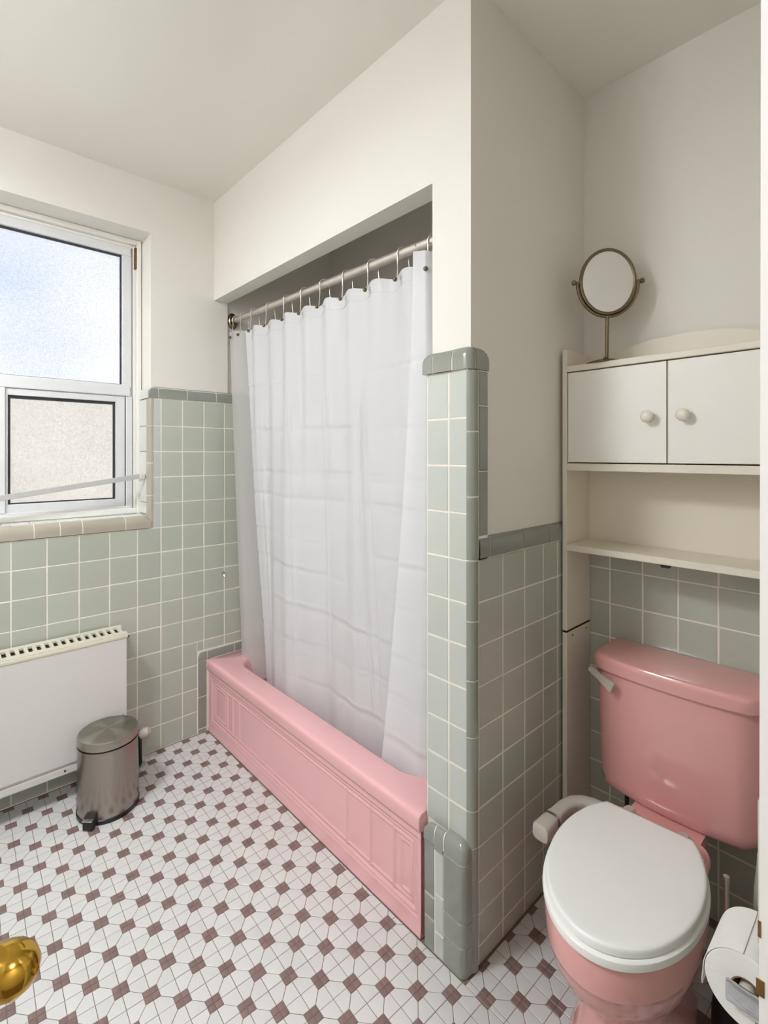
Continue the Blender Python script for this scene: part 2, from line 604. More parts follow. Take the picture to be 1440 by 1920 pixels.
# tiles on the reveal (facing -y) and on the sill
grout(wall_left, (-.125, -.289, 1.03), (-.012, -.2855, 1.545))
for z0, z1 in ((1.036, 1.086), (1.086, 1.2), (1.2, 1.312), (1.312, 1.425), (1.425, 1.545)):
    tile(wall_left, '-y', -.2885, -.122, -.012, z0, z1, 'reveal', 'reveal_tile')
tile(wall_left, '-y', -.2885, -.122, -.004, 1.546, 1.594, 'reveal', 'reveal_tile', .009, 'cap')
grout(wall_left, (-.125, YW0, 1.0225), (-.016, -.2875, 1.026))
sy = [-1.32, -1.22, -1.11, -1.0, -.90, -.80, -.71, -.62, -.53, -.44, -.37, -.297]
for a, b2 in zip(sy, sy[1:]):
    tile(wall_left, '+z', 1.0245, a, b2, -.123, -.070, 'reveal', 'sill_tile')
sy2 = [-1.32, -1.18, -1.04, -.90, -.775, -.66, -.585, -.47, -.39, -.297]
for a, b2 in zip(sy2, sy2[1:]):
    tile(wall_left, '+z', 1.0245, a, b2, -.070, -.016, 'reveal', 'sill_tile')
sc = [-1.33, -1.21, -1.09, -.97, -.83, -.708, -.624, -.548, -.39]
cap_core(wall_left, '+x', -.016, -1.33, -.32, .979, 1.0345, .030)
for a, b2 in zip(sc, sc[1:]):      # bullnose along the front of the sill
    tile(wall_left, '+x', -.016, a, b2, .979, 1.0345, 'taupe', 'sill_edge_tile', .030, 'cap')
tile(wall_left, '+x', -.016, -.39, -.287, .979, 1.0345, 'taupe', 'sill_edge_tile', .030, 'capr')
# dark trim round the end of the tub
tile(wall_left, '+x', P0, -.083, -.040, .002, .022, 'dark_sage', 'border_tile', .010)
tile(wall_left, '+x', P0, -.083, -.040, .022, .169, 'dark_sage', 'border_tile', .010)
tile(wall_left, '+x', P0, -.083, -.040, .169, .334, 'dark_sage', 'border_tile', .010)
cap_core(wall_left, '+x', P0, -.050, .698, .334, .384, .011)
tile(wall_left, '+x', P0, -.083, -.038, .334, .384, 'dark_sage', 'border_tile', .011, 'capl')
for a, b2 in ((-.038, .099), (.099, .236), (.236, .373), (.373, .51), (.51, .698)):
    tile(wall_left, '+x', P0, a, b2, .334, .384, 'dark_sage', 'border_tile', .011, 'cap')
# ---- partition: tiles on the face towards the room (-y)
zF = [.319, .405, .503, .603, .708, .816, .924, 1.032, 1.15, 1.27, 1.392, 1.512]
grout(wall_middle, (1.376, -.0090, .3), (1.514, 0, 1.516))
for z0, z1 in zip(zF, zF[1:]):
    tile(wall_middle, '-y', -.002, 1.376, 1.4515, z0, z1, 'sage_light')
    tile(wall_middle, '-y', -.002, 1.4515, 1.5125, z0, z1, 'sage_light')
# return tiles inside the alcove (hidden edge of the opening)
grout(wall_middle, (1.3795, .002, .336), (1.387, .695, 1.516))
for k in range(len(zF) - 1):
    for a, b2 in ((.0, .10), (.10, .21), (.21, .32), (.32, .43), (.43, .54), (.54, .65)):
        tile(wall_middle, '-x', 1.385, a, b2, max(zF[k], .336), zF[k + 1], 'sage')
# rounded corner trim down the arris
zk = [.312, .405, .589, .731, .88, 1.033, 1.193, 1.357, 1.512]
corner_core(wall_middle, 1.5095, .0105, .0205, .0, 1.5125, -90, 5)
for z0, z1 in zip(zk, zk[1:]):
    corner_piece(wall_middle, 1.5095, .0105, .0205, z0, z1, 'dark_sage', -90, 5)
corner_piece(wall_middle, 1.5095, .0105, .0205, .145, .312, 'dark_sage', -90, 5)
corner_piece(wall_middle, 1.5095, .0105, .0205, .002, .145, 'dark_sage', -90, 5)
# dark caps over the column
cap_core(wall_middle, '-y', .0, 1.382, 1.500, 1.513, 1.572, .017)
cap_core(wall_middle, '+x', XC - .001, .006, .045, 1.513, 1.570, .0125)
for a, b2, kd in ((1.364, 1.400, 'capl'), (1.400, 1.467, 'cap')):
    tile(wall_middle, '-y', .0, a, b2, 1.513, 1.572, 'dark_sage', 'border_tile', .017, kd)
bm = bmesh.new()   # the cap that turns the corner
n = 10
path = [(1.4685, -.016), (1.500, -.016)] + [(1.5045 + .022 * math.sin(R(a)), .006 - .022 * math.cos(R(a))) for a in (15, 30, 45, 60, 75, 90)]
loops = []
nrm = [(0, -1), (0, -1)] + [(math.sin(R(a)), -math.cos(R(a))) for a in (15, 30, 45, 60, 75, 90)]
for (px, py), (nx, ny) in zip(path, nrm):
    pr = [(0, 1.5145)] + [(-.016 * (1 - math.cos(R(t))), 1.542 + .030 * math.sin(R(t))) for t in (0, 20, 40, 60, 80, 90)] + [(-.022, 1.572), (-.022, 1.5145)]
    loops.append([(px + nx * d, py + ny * d, z) for d, z in pr])
loft(bm, loops, True, True, True)
obj('border_tile', fix(bm), M['dark_sage'], wall_middle, True)
tile(wall_middle, '+x', XC - .001, .0075, .064, 1.513, 1.572, 'dark_sage', 'border_tile', .0125, 'capr')
# ---- partition: side towards the toilet (+x)
PS = XC - .0005
grout(wall_middle, (XC, .02, 0), (PS + .0058, YT, 1.035))
grout(wall_middle, (XC, .02, 1.03), (PS + .0058, .064, 1.516))
zS = [.0, .047, .128, .21, .299, .397, .498, .599, .706, .81, .922, 1.032]
yS = [.0255, .133, .241, .343, .43, .52, .608]
for i in range(len(yS) - 1):
    for k in range(len(zS) - 1):
        tile(wall_middle, '+x', PS, yS[i], yS[i + 1], zS[k], zS[k + 1], 'sage', th=.0068)
cap_core(wall_middle, '+x', PS, .0255, .608, 1.033, 1.090, .011)
for a, b2 in ((.0255, .073), (.073, .229), (.229, .371), (.371, .50), (.50, .608)):
    tile(wall_middle, '+x', PS, a, b2, 1.033, 1.090, 'dark_sage', 'border_tile', .011, 'cap')
for z0, z1 in ((1.090, 1.256), (1.256, 1.424), (1.424, 1.512)):
    tile(wall_middle, '+x', PS, .0255, .064, z0, z1, 'dark_sage', 'border_tile', .0085)
# ---- raised pad at the foot of the column, beside the tub apron
PY = -.024
grout(wall_middle, (1.3895, PY - .0095, 0), (1.495, PY, .300))
cap_core(wall_middle, '-y', PY, 1.419, 1.4595, .2840, .331, .014)
def pad_top(x0, x1, z0, right=False):
    kd = 'capr' if right else 'cap'
    tile(wall_middle, '-y', PY, x0, x1, z0, .331, 'dark_sage', 'base_trim_tile', .014, kd)
struct_pad = obj('mortar_bed', BX((1.389, PY, 0), (1.514, -.002, .3)), M['grout'], wall_middle)
tile(wall_middle, '-y', PY, 1.388, 1.425, .282, .331, 'dark_sage', 'base_trim_tile', .014, 'capl')
for z0, z1 in ((.0, .082), (.082, .142), (.142, .282)):
    tile(wall_middle, '-y', PY, 1.388, 1.425, z0, z1, 'dark_sage', 'base_trim_tile', .0115)
pad_top(1.425, 1.456, .274)
for z0, z1 in ((.0, .062), (.062, .160), (.160, .274)):
    tile(wall_middle, '-y', PY, 1.425, 1.456, z0, z1, 'sage_light', 'base_trim_tile', .0115)
bm = bmesh.new()
ar_ = [(1.505 + .0166 * math.sin(R(a)), -.018 - .0166 * math.cos(R(a))) for a in range(0, 91, 15)]
bs_ = [(1.4575, -.0346)] + ar_ + [(1.5216, -.002), (1.4575, -.002)]
loft(bm, [[(x, y, 0) for x, y in bs_], [(x, y, .285) for x, y in bs_]], True, True, True)
obj('grout', fix(bm), M['grout'], wall_middle)
for z0, z1, rt in ((.279, .331, .028), (.134, .279, 0), (.074, .134, 0), (.0, .074, 0)):
    bm = bmesh.new()
    arc = [(1.505 + .018 * math.sin(R(a)), -.018 - .018 * math.cos(R(a))) for a in range(0, 91, 15)]
    base = [(1.4575, -.036)] + arc + [(1.523, -.002), (1.4575, -.002)]
    zs = [(z0 + .0014, 0)] + ([(z1 - rt + rt * math.sin(R(t)), .026 * (1 - math.cos(R(t)))) for t in (0, 20, 40, 60, 80, 90)] if rt else [(z1 - .0014, 0)])
    cx, cy = 1.49, -.002
    loops = []
    for z, d in zs:
        loops.append([(x - (max(0, x - 1.495) / .028) * d, y + (1 if y < -.01 else 0) * d * (abs(y) / .036), z) for x, y in base])
    loft(bm, loops, True, True, True)
    obj('base_trim_tile', fix(bm), M['dark_sage'], wall_middle, True)
# ---- back wall tiles (behind the toilet)
grout(wall_back, (XC, YT - .0090, 0), (2.2, YT, 1.2))
xT = [1.530, 1.605, 1.704, 1.802, 1.902, 2.002, 2.102, 2.198]
zT = [.0, .10, .203, .295, .388, .496, .604, .711, .82, .93, 1.04, 1.15]
for i in range(len(xT) - 1):
    for k in range(len(zT) - 1):
        tile(wall_back, '-y', YT - .002, xT[i], xT[i + 1], zT[k], zT[k + 1], 'sage')
# ---- right wall, only reflected: a short run of tile
grout(wall_right, (2.1985, -.54, 0), (2.2035, YT - .01, 1.04))
yR = [-.54 + .116 * k for k in range(11)]
for i in range(10):
    for k in range(9):
        tile(wall_right, '-x', 2.2025, yR[i], min(yR[i + 1], YT - .012), .003 + .115 * k, .003 + .115 * (k + 1), 'sage', th=.005)

# ================================================================== FLOOR TILES
CO = [(1.27794, -.17833), (.00162, .05577), (-.00014, .00009), (.05857, -.00248), (.00012, .00005), (.00007, -.00004)]
def L(i, j):
    t = (1, j, j * j, i, i * j, i * i)
    return (sum(a * c[0] for a, c in zip(t, CO)), sum(a * c[1] for a, c in zip(t, CO)))

def clip(poly, x0, x1, y0, y1):
    for ax, lim, sg in ((0, x0, 1), (0, x1, -1), (1, y0, 1), (1, y1, -1)):
        out = []
        for k in range(len(poly)):
            a, b = poly[k], poly[(k + 1) % len(poly)]
            da, db = (a[ax] - lim) * sg, (b[ax] - lim) * sg
            if da >= 0:
                out.append(a)
            if (da >= 0) != (db >= 0):
                t = da / (da - db)
                out.append((a[0] + (b[0] - a[0]) * t, a[1] + (b[1] - a[1]) * t))
        poly = out
        if len(poly) < 3:
            return []
    return poly

def area2(p):
    return sum(p[k][0] * p[(k + 1) % len(p)][1] - p[(k + 1) % len(p)][0] * p[k][1] for k in range(len(p))) / 2

def shrink(p, d):
    cx = sum(q[0] for q in p) / len(p)
    cy = sum(q[1] for q in p) / len(p)
    out = []
    n = len(p)
    for k in range(n):
        a, b, c = Vector(p[k - 1]), Vector(p[k]), Vector(p[(k + 1) % n])
        e1, e2 = (b - a), (c - b)
        if e1.length < 1e-5 or e2.length < 1e-5:
            continue
        n1 = Vector((-e1.y, e1.x)).normalized()
        n2 = Vector((-e2.y, e2.x)).normalized()
        s = n1 + n2
        if s.length < .2:
            continue
        s = s / s.length ** 2 * 2
        out.append((b.x + s.x * d, b.y + s.y * d))
    return out

def pix(x, y, z=0):
    d = Vector((x, y, z)) - Vector((CAMX, CAMY, CAMZ))
    f = d.dot(FWD)
    return (720 + F * d.dot(RIGHT) / f, 852 - F * d.z / f, f) if f > .05 else (9e9, 9e9, 9e9)

S_ = .30
cells = {'white': [], 'dark': []}
for i in range(-26, 22):
    for j in range(-32, 18):
        (ax_, ay_) = L(i, j)
        if not (-.1 < ax_ < 2.3 and -1.9 < ay_ < .75):
            continue
        ev = (i + j) % 2 == 0
        def U(u, v):
            return L(i + u, j + v)
        if ev:   # dark quarters at (0,0) and (1,1); white corners at (1,0) and (0,1)
            dk = [[(0, 0), (S_, 0), (S_, S_), (0, S_)], [(1 - S_, 1 - S_), (1, 1 - S_), (1, 1), (1 - S_, 1)]]
            wh = [[(1, 0), (1, 1 - S_), (1 - S_, 1 - S_), (S_, S_), (S_, 0)], [(0, 1), (0, S_), (S_, S_), (1 - S_, 1 - S_), (1 - S_, 1)]]
        else:
            dk = [[(1 - S_, 0), (1, 0), (1, S_), (1 - S_, S_)], [(0, 1 - S_), (S_, 1 - S_), (S_, 1), (0, 1)]]
            wh = [[(0, 0), (1 - S_, 0), (1 - S_, S_), (S_, 1 - S_), (0, 1 - S_)], [(1, 1), (S_, 1), (S_, 1 - S_), (1 - S_, S_), (1, S_)]]
        for kind, polys in (('dark', dk), ('white', wh)):
            for q in polys:
                q = [U(*t) for t in q]
                if area2(q) < 0:
                    q = q[::-1]
                for reg in ((.012, 2.192, -1.745, -.0365), (1.527, 2.192, -.0365, .608)):
                    c = clip(q, *reg)
                    if c and area2(c) > 2.5e-5:
                        cells[kind].append(c)

def slab(bm, p, dz=0):
    """a tile: chamfered top and sides"""
    a, b = shrink(p, .0007), shrink(p, .0016)
    if len(a) < 3 or len(a) != len(b) or area2(b) < 1e-5:
        return False
    loft(bm, [[(x, y, -.004) for x, y in a], [(x, y, -.0006 + dz) for x, y in a], [(x, y, dz) for x, y in b]], True, False, True)
    return True

for kind in ('white', 'dark'):
    sc_ = []
    for p in cells[kind]:
        cx = sum(q[0] for q in p) / len(p)
        cy = sum(q[1] for q in p) / len(p)
        X, Y, f = pix(cx, cy)
        vis = -20 < X < 1430 and Y < 1935
        if 800 < X < 880 and Y < 1780 and cx < 1.5:
            vis = False
        sc_.append((area2(p) / f ** 3 if vis else 0, p, cx, cy))
    sc_.sort(key=lambda t: -t[0])
    rest = bmesh.new()
    for n, (s, p, cx, cy) in enumerate(sc_):
        dz = random.uniform(-.0003, .0003)
        if n < 300 and s > 0:
            bm = bmesh.new()
            if slab(bm, [(x - cx, y - cy) for x, y in p], dz):
                o = obj(kind + '_floor_tile', bm, M[kind + '_tile'], floor)
                o.location = (cx, cy, 0)
        else:
            slab(rest, p, dz)
    o = obj(kind + '_floor_tiling', rest, M[kind + '_tile'], floor)
    o['kind'] = 'stuff'

# ================================================================== OUTSIDE
t = empty('neighbouring_house', (-3.6, -.8, -2.5), 'beige rendered neighbouring house seen blurred through the lower pebbled panes', 'house')
o = obj('wall', BX((-4.4, -7, -2.5), (-3.6, 5, 1.985)), M['beige_wall'], t); local(o)
o = obj('roof_edge', BX((-4.45, -7.05, 1.9855), (-3.58, 5.05, 2.005)), M['beige_wall'], t); local(o)
g = obj('outside_ground', BX((-12, -9, -2.6), (-.3, 8, -2.5)), M['beige_wall'])
struct(g)

# ================================================================== WINDOW
WX = -.125
t = struct(obj('window_1', BX((WX - .11, YW0 + .002, ZW0 + .004), (WX - .075, YW0 + .03, ZW1 - .002)), M['vinyl']))
def wpart(name, a, b, m, bev=.002):
    return obj(name, BX(a, b, bev), M[m], t)
yR_, yL_ = -.289, -1.328
# outer vinyl frame, stepped towards the glass
wpart('outer_frame', (WX - .11, yR_ - .018, 1.025), (WX + .006, yR_, ZW1 - .001), 'vinyl')
wpart('outer_frame', (WX - .11, yL_, ZW1 - .022), (WX + .006, yR_ - .018, ZW1 - .001), 'vinyl')
wpart('track', (WX - .10, yR_ - .030, 1.045), (WX - .016, yR_ - .018, ZW1 - .022), 'vinyl')
wpart('track', (WX - .10, yL_, ZW1 - .036), (WX - .016, yR_ - .030, ZW1 - .022), 'vinyl')
wpart('outer_frame', (WX - .11, yL_, 1.0335), (WX + .004, yR_ - .018, 1.058), 'vinyl')
wpart('outer_frame', (WX - .11, yL_, 1.058), (WX + .006, yL_ + .02, ZW1 - .022), 'vinyl')
wpart('track_stop', (WX - .016, yR_ - .026, 2.14), (WX + .001, yR_ - .018, 2.235), 'chip', .001)
# upper sash in aluminium
wpart('sash_rail', (WX - .06, yL_ + .03, 2.194), (WX - .012, -.328, 2.231), 'alu')
wpart('sash_stile', (WX - .06, -.364, 1.60), (WX - .012, -.326, 2.194), 'alu')
wpart('sash_stile', (WX - .06, yL_ + .03, 1.60), (WX - .012, yL_ + .066, 2.194), 'alu')
wpart('transom', (WX - .07, yL_ + .02, 1.561), (WX - .006, -.333, 1.611), 'alu', .003)
def gasket(y0, y1, z0, z1, wd=.006, x=WX - .026):
    bm = bmesh.new()
    box(bm, (x - .006, y0, z0), (x, y0 + wd, z1))
    box(bm, (x - .006, y1 - wd, z0), (x, y1, z1))
    box(bm, (x - .006, y0 + wd, z0), (x, y1 - wd, z0 + wd * .6))
    box(bm, (x - .006, y0 + wd, z1 - wd * 1.4), (x, y1 - wd, z1))
    return obj('gasket', bm, M['gasket'], t)
gasket(yL_ + .066, -.364, 1.611, 2.194)
o = obj('pane', BX((WX - .034, yL_ + .066, 1.611), (WX - .031, -.364, 2.194)), M['frost_fine'], t)
# lower sliding sash on the right, and the left one
def lower_sash(y0, y1, x, gl):
    for a, b2 in (((x - .03, y1 - .038, 1.066), (x, y1, 1.560)), ((x - .03, y0, 1.066), (x, y0 + .026, 1.560)),
                  ((x - .03, y0 + .026, 1.533), (x, y1 - .038, 1.560)), ((x - .03, y0 + .026, 1.066), (x, y1 - .038, 1.102))):
        wpart('sash_frame', a, b2, 'alu')
    gasket(y0 + .026, y1 - .038, 1.102, 1.533, .009, x - .010)
    obj('pane', BX((x - .020, y0 + .026, 1.102), (x - .017, y1 - .038, 1.533)), M[gl], t)
lower_sash(-.799, -.352, WX - .014, 'frost_pebble')
lower_sash(yL_ + .03, -.785, WX - .048, 'frost_pebble')
wpart('jamb_liner', (WX - .06, -.350, 1.060), (WX - .010, -.323, 1.5595), 'alu')
bm = BX((WX - .022, -.3525, 1.075), (WX - .012, -.350, 1.555)); obj('shadow_gap', bm, M['gasket'], t)
wpart('sill_rail', (WX - .07, yL_ + .02, 1.056), (WX - .006, -.326, 1.068), 'alu')
wpart('mullion', (WX - .012, -.806, 1.068), (WX - .004, -.782, 1.560), 'alu')

# white flat bar propped across the lower panes
bm = bmesh.new()
A, B_ = Vector((-.048, -1.20, 1.080)), Vector((-.048, -.318, 1.203))
d = (B_ - A)
n_ = Vector((0, -d.z, d.y)).normalized() * .0105
loops = []
for p in (A, B_):
    loops.append([p + n_ + Vector((.003, 0, 0)), p - n_ + Vector((.003, 0, 0)), p - n_ - Vector((.003, 0, 0)), p + n_ - Vector((.003, 0, 0))])
loft(bm, loops, True, True, True)
bmesh.ops.bevel(bm, geom=list(bm.edges), offset=.001, segments=1, affect='EDGES')
bar = empty('window_bar', (-.048, -.76, 1.142), 'thin flat white bar slanting across the lower window panes', 'bar')
o = obj('bar', fix(bm), M['bar'], bar); local(o)
bm = BX((-.054, -.319, 1.188), (-.036, -.2975, 1.215), .003); box(bm, (-.050, -.322, 1.18), (-.046, -.31, 1.195), .001)
o = obj('bracket', bm, M['white_plastic'], bar); local(o)
bm = BX((-.054, -1.216, 1.066), (-.036, -1.195, 1.094), .003)
o = obj('bracket', bm, M['white_plastic'], bar); local(o)

# ================================================================== RADIATOR (convector on the left wall)
rad = empty('convector_radiator', (.075, -.95, .1), 'flat white panel radiator with a slotted top under the window', 'radiator')
Y0, Y1 = -1.50, -.42
o = obj('front_panel', BX((.126, Y0, .150), (.138, Y1, .572), .003, 2), M['rad'], rad); local(o)
bm = bmesh.new()
box(bm, (.014, Y0 + .004, .152), (.024, Y1 - .004, .572), .001)
o = obj('back_panel', bm, M['rad'], rad); local(o)
for y0, y1 in ((Y0 + .004, Y0 + .012), (Y1 - .012, Y1 - .004)):
    o = obj('side_panel', BX((.024, y0, .152), (.126, y1, .572), .001), M['rad'], rad); local(o)
# slotted top: strips with gaps
bm = bmesh.new()
def zt(x): return .592 - (x - .03) * .06
def topbox(x0, x1, y0, y1):
    loops = [[(x0, y0, zt(x0) - .008), (x1, y0, zt(x1) - .008), (x1, y0, zt(x1)), (x0, y0, zt(x0))],
             [(x0, y1, zt(x0) - .008), (x1, y1, zt(x1) - .008), (x1, y1, zt(x1)), (x0, y1, zt(x0))]]
    loft(bm, loops, True, True, True)
topbox(.028, .054, Y0 - .002, Y1 + .004)
topbox(.106, .137, Y0 - .002, Y1 + .004)
ns = 41
pt = (Y1 - .012 - (Y0 + .01)) / ns
for k in range(ns + 1):
    yc = Y0 + .004 + pt * k
    topbox(.054, .106, yc, yc + pt * .46)
box(bm, (.128, Y0 - .002, .568), (.1405, Y1 + .004, .582), .004, 2)
o = obj('slotted_top', fix(bm), M['radtop'], rad); local(o)
o = obj('dark_fin_block', BX((.03, Y0 + .03, .30), (.122, Y1 - .012, .578)), M['dark'], rad); local(o)  # fins as one block, coloured dark so the slots look shaded
bm = BX((.118, Y0, .112), (.134, Y1, .140), .004, 2)
box(bm, (.110, Y0, .138), (.128, Y1, .152), .002)
o = obj('bottom_lip', bm, M['rad'], rad); local(o)
bm = bmesh.new(); lathe(bm, [(.0035, 0), (.0035, .002)], (.134, -.63, .127), (1, 0, 0), 10)
o = obj('screw', bm, M['dark'], rad, True); local(o)
bm = bmesh.new(); tube(bm, [(.075, Y1 - .004, .553), (.080, Y1 + .016, .549), (.086, Y1 + .022, .557)], .0035, 8)
o = obj('bleed_valve', bm, M['bronze'], rad, True); local(o)
# pipe and valve at the right end
vp = []
bm = bmesh.new(); tube(bm, [(.07, -.40, .150), (.07, -.366, .150), (.07, -.352, .140), (.07, -.350, .004)], .0075, 12)
o = obj('pipe', bm, M['black'], rad, True, 'dark supply pipe'); local(o)
bm = bmesh.new(); lathe(bm, [(.010, 0), (.020, .006), (.022, .018), (.019, .034), (.012, .042), (0, .043)], (.074, -.350, .128), (.55, .55, .42), 20)
o = obj('valve_knob', bm, M['grey_plastic'], rad, True, 'off-white round valve knob'); local(o)
bm = bmesh.new(); lathe(bm, [(.022, 0), (.022, .003), (.010, .008)], (.07, -.350, .001), (0, 0, 1), 20)
o = obj('pipe_collar', bm, M['chrome'], rad, True); local(o)

# ================================================================== BIN
BXc, BYc = .245, -.512
bn = empty('pedal_bin', (BXc, BYc, 0), 'small brushed steel pedal bin with a round lid by the radiator', 'bin')
bm = bmesh.new(); lathe(bm, [(.098, .014), (.1005, .016), (.1015, .05), (.100, .15), (.098, .243), (.1005, .245), (.1005, .249), (.095, .250)], (0, 0, 0), (0, 0, 1), 56)
obj('body', bm, M['steel'], bn, True)
bm = bmesh.new(); lathe(bm, [(.097, .247), (.0965, .255)], (0, 0, 0), (0, 0, 1), 48)
obj('seam', bm, M['black'], bn, True)
bm = bmesh.new(); lathe(bm, [(.099, .254), (.1, .256), (.1, .278), (.098, .2825), (.0955, .2835)], (0, 0, 0), (0, 0, 1), 56)
lid = obj('lid', bm, M['lidsteel'], bn, True)
bm = bmesh.new(); lathe(bm, [(.0955, .2825), (.093, .2845), (.05, .2885), (.02, .2895), (0, .290)], (0, 0, 0), (0, 0, 1), 56)
obj('lid_top', bm, M['lidtop'], lid, True)
bm = bmesh.new(); lathe(bm, [(.1, 0), (.103, .002), (.103, .014), (.1, .017)], (0, 0, 0), (0, 0, 1), 48)
obj('base_ring', bm, M['black'], bn, True)
pd = Vector((.72, -.69, 0)).normalized()     # pedal direction
pq = Vector((-pd.y, pd.x, 0))
bm = bmesh.new()
def pbox(bm, a0, a1, wv, z0, z1, slope=0):
    lo = [pd * a0 + pq * wv + Vector((0, 0, z0)), pd * a0 - pq * wv + Vector((0, 0, z0)), pd * a0 - pq * wv + Vector((0, 0, z1)), pd * a0 + pq * wv + Vector((0, 0, z1))]
    hi = [p + pd * (a1 - a0) + Vector((0, 0, -slope)) for p in lo]
    hi[0].z = max(hi[0].z, .002); hi[1].z = max(hi[1].z, .002)
    loft(bm, [lo, hi], True, True, True)
pbox(bm, .085, .118, .019, .012, .052, .012)
pbox(bm, .118, .128, .017, .004, .040, .008)
bmesh.ops.bevel(fix(bm), geom=list(bm.edges), offset=.002, segments=1, affect='EDGES')
ped = obj('pedal', bm, M['black'], bn)
bm = bmesh.new(); pbox(bm, .117, .1295, .0175, .035, .038, .002)
obj('pedal_edge', fix(bm), M['chrome'], ped)
hd = -pd
bm = bmesh.new(); tube(bm, [hd * .098 + Vector((0, 0, .20)) + pq * -.012, hd * .112 + Vector((0, 0, .25)) + pq * -.012, hd * .110 + Vector((0, 0, .276)) + pq * -.006, hd * .098 + Vector((0, 0, .28))], .004, 8)
obj('hinge', bm, M['black'], bn, True)

# ================================================================== BATHTUB
tub = empty('bathtub', (.70, .32, 0), 'pink enamelled bathtub with a panelled apron behind the shower curtain', 'bathtub')
X0, X1, TY1 = .0125, 1.3755, .694
NC, NS_ = 8, 22
loops = []
def RL(x0, x1, y0, y1, r, z):
    loops.append([(x, y, z) for x, y in rrect(x0, x1, y0, y1, r, NC, NS_)])
RL(X0, X1, -.030, TY1, .004, .286)
RL(X0, X1, -.0385, TY1, .004, .288)
RL(X0, X1, -.0415, TY1, .004, .296)
RL(X0, X1, -.0415, TY1, .004, .318)
RL(X0, X1, -.0402, TY1, .004, .3265)
RL(X0, X1, -.0365, TY1, .004, .3320)
RL(X0, X1, -.0310, TY1, .004, .3348)
RL(X0, X1, -.0240, TY1, .004, .3358)
RL(.095, 1.300, .050, .615, .105, .3340)
RL(.103, 1.292, .058, .607, .100, .3315)
RL(.110, 1.285, .065, .600, .098, .324)
RL(.118, 1.275, .072, .592, .095, .305)
RL(.160, 1.245, .090, .575, .100, .16)
RL(.200, 1.215, .110, .555, .105, .075)
RL(.260, 1.160, .150, .515, .105, .055)
bm = bmesh.new()
loft(bm, loops, True, False, True)
o = obj('basin', fix(bm), M['tub'], tub, 'all'); local(o)
# apron with moulded panels: a relief grid
fr = [(.050, 1.356, .060, .2560)]
XV = [.050, .205, .255, .318, 1.055, 1.168, 1.268, 1.356]
def ridge(d, w_):
    return max(0.0, 1 - (d / w_) ** 2) if abs(d) < w_ else 0.0
def relief(x, z):
    if x < .046 or x > 1.360 or z < .056 or z > .260:
        e = max(.046 - x, x - 1.360, .056 - z, z - .260)
        return .0060 * min(1, e / .004)
    h = 0.0
    dx = min(x - .050, 1.356 - x); dz = min(z - .060, .2560 - z)
    db = min(dx, dz)
    h = max(h, .0062 * ridge(db, .0055))
    h = max(h, .0042 * ridge(db - .017, .004))
    if .235 > z > .080 or True:
        for xv in XV[1:-1]:
            h = max(h, .0060 * ridge(x - xv, .0050) if .07 < z < .246 else 0)
        for a, b2 in ((XV[0], XV[1]), (XV[-2], XV[-1])):
            if a + .02 < x < b2 - .008:
                dd = min(x - a - .030, b2 - .022 - x, z - .092, .226 - z)
                h = max(h, .0045 * ridge(dd, .004))
    return h
nx, nz = 430, 76
bm = bmesh.new()
grid = []
for k in range(nz + 1):
    z = .0015 + .2855 * k / nz
    grid.append([bm.verts.new((X0 + (X1 - X0) * i / nx, -.0270 - relief(X0 + (X1 - X0) * i / nx, z) - (.003 * max(0, (.035 - z) / .035)), z)) for i in range(nx + 1)])
for k in range(nz):
    for i in range(nx):
        bm.faces.new((grid[k][i], grid[k][i + 1], grid[k + 1][i + 1], grid[k + 1][i]))
bk = [bm.verts.new(p) for p in ((X0, -.015, .0015), (X1, -.015, .0015), (X1, -.015, .287), (X0, -.015, .287))]
bm.faces.new([grid[0][i] for i in range(nx, -1, -1)] + [bk[0], bk[1]])
bm.faces.new(bk[::-1])
o = obj('apron', fix(bm), M['tub'], tub, 'all'); local(o)
bm = bmesh.new()
tube(bm, [(X0 - .001, -.040, .300), (X0 - .001, -.0395, .322), (X0 - .001, -.030, .3335), (X0 - .001, -.012, .337), (X0 - .001, .20, .3375)], .0024, 6)
tube(bm, [(X0 - .001, -.034, .288), (X0 - .001, -.034, .002)], .0024, 6)
o = obj('caulk_bead', bm, M['caulk'], tub, True, 'pale caulk line'); local(o)

# ================================================================== SHOWER ROD, HOOKS, CURTAIN
RY, RZ0, RZ1 = .098, 1.953, 1.931
def rodz(x): return RZ0 + (RZ1 - RZ0) * x / 1.36
rod = empty('shower_rod', (.68, RY, rodz(.68)), 'brushed nickel shower curtain rod under the beam over the tub', 'rod')
bm = bmesh.new(); tube(bm, [(-.006, RY, rodz(0)), (.78, RY, rodz(.78))], .0135, 20)
o = obj('outer_pipe', bm, M['nickel'], rod, True); local(o)
bm = bmesh.new(); tube(bm, [(.78, RY, rodz(.78)), (1.384, RY, rodz(1.384))], .0148, 20)
o = obj('inner_pipe', bm, M['nickel'], rod, True); local(o)
for x, sx in ((-.0145, 1), (1.3865, -1)):
    bm = bmesh.new()
    lathe(bm, [(.012, 0), (.026, .001), (.027, .005), (.022, .010), (.0175, .014), (.0165, .030), (.0135, .033)], (x, RY, rodz(0 if sx > 0 else 1.384)), (sx, 0, 0), 24, (1, 1.45))
    o = obj('flange', bm, M['bronze'], rod, True); local(o)
bm = bmesh.new(); lathe(bm, [(.004, 0), (.004, .0015), (.002, .002)], (1.245, RY - .0128, rodz(1.245)), (0, -1, 0), 12)
o = obj('set_screw', bm, M['bronze'], rod, True); local(o)
HX = [.030, .106, .210, .350, .491, .619, .752, .889, 1.028, 1.171, 1.300]
def curtain_top(x):
    return 1.888 - .015 * x
hook0 = None
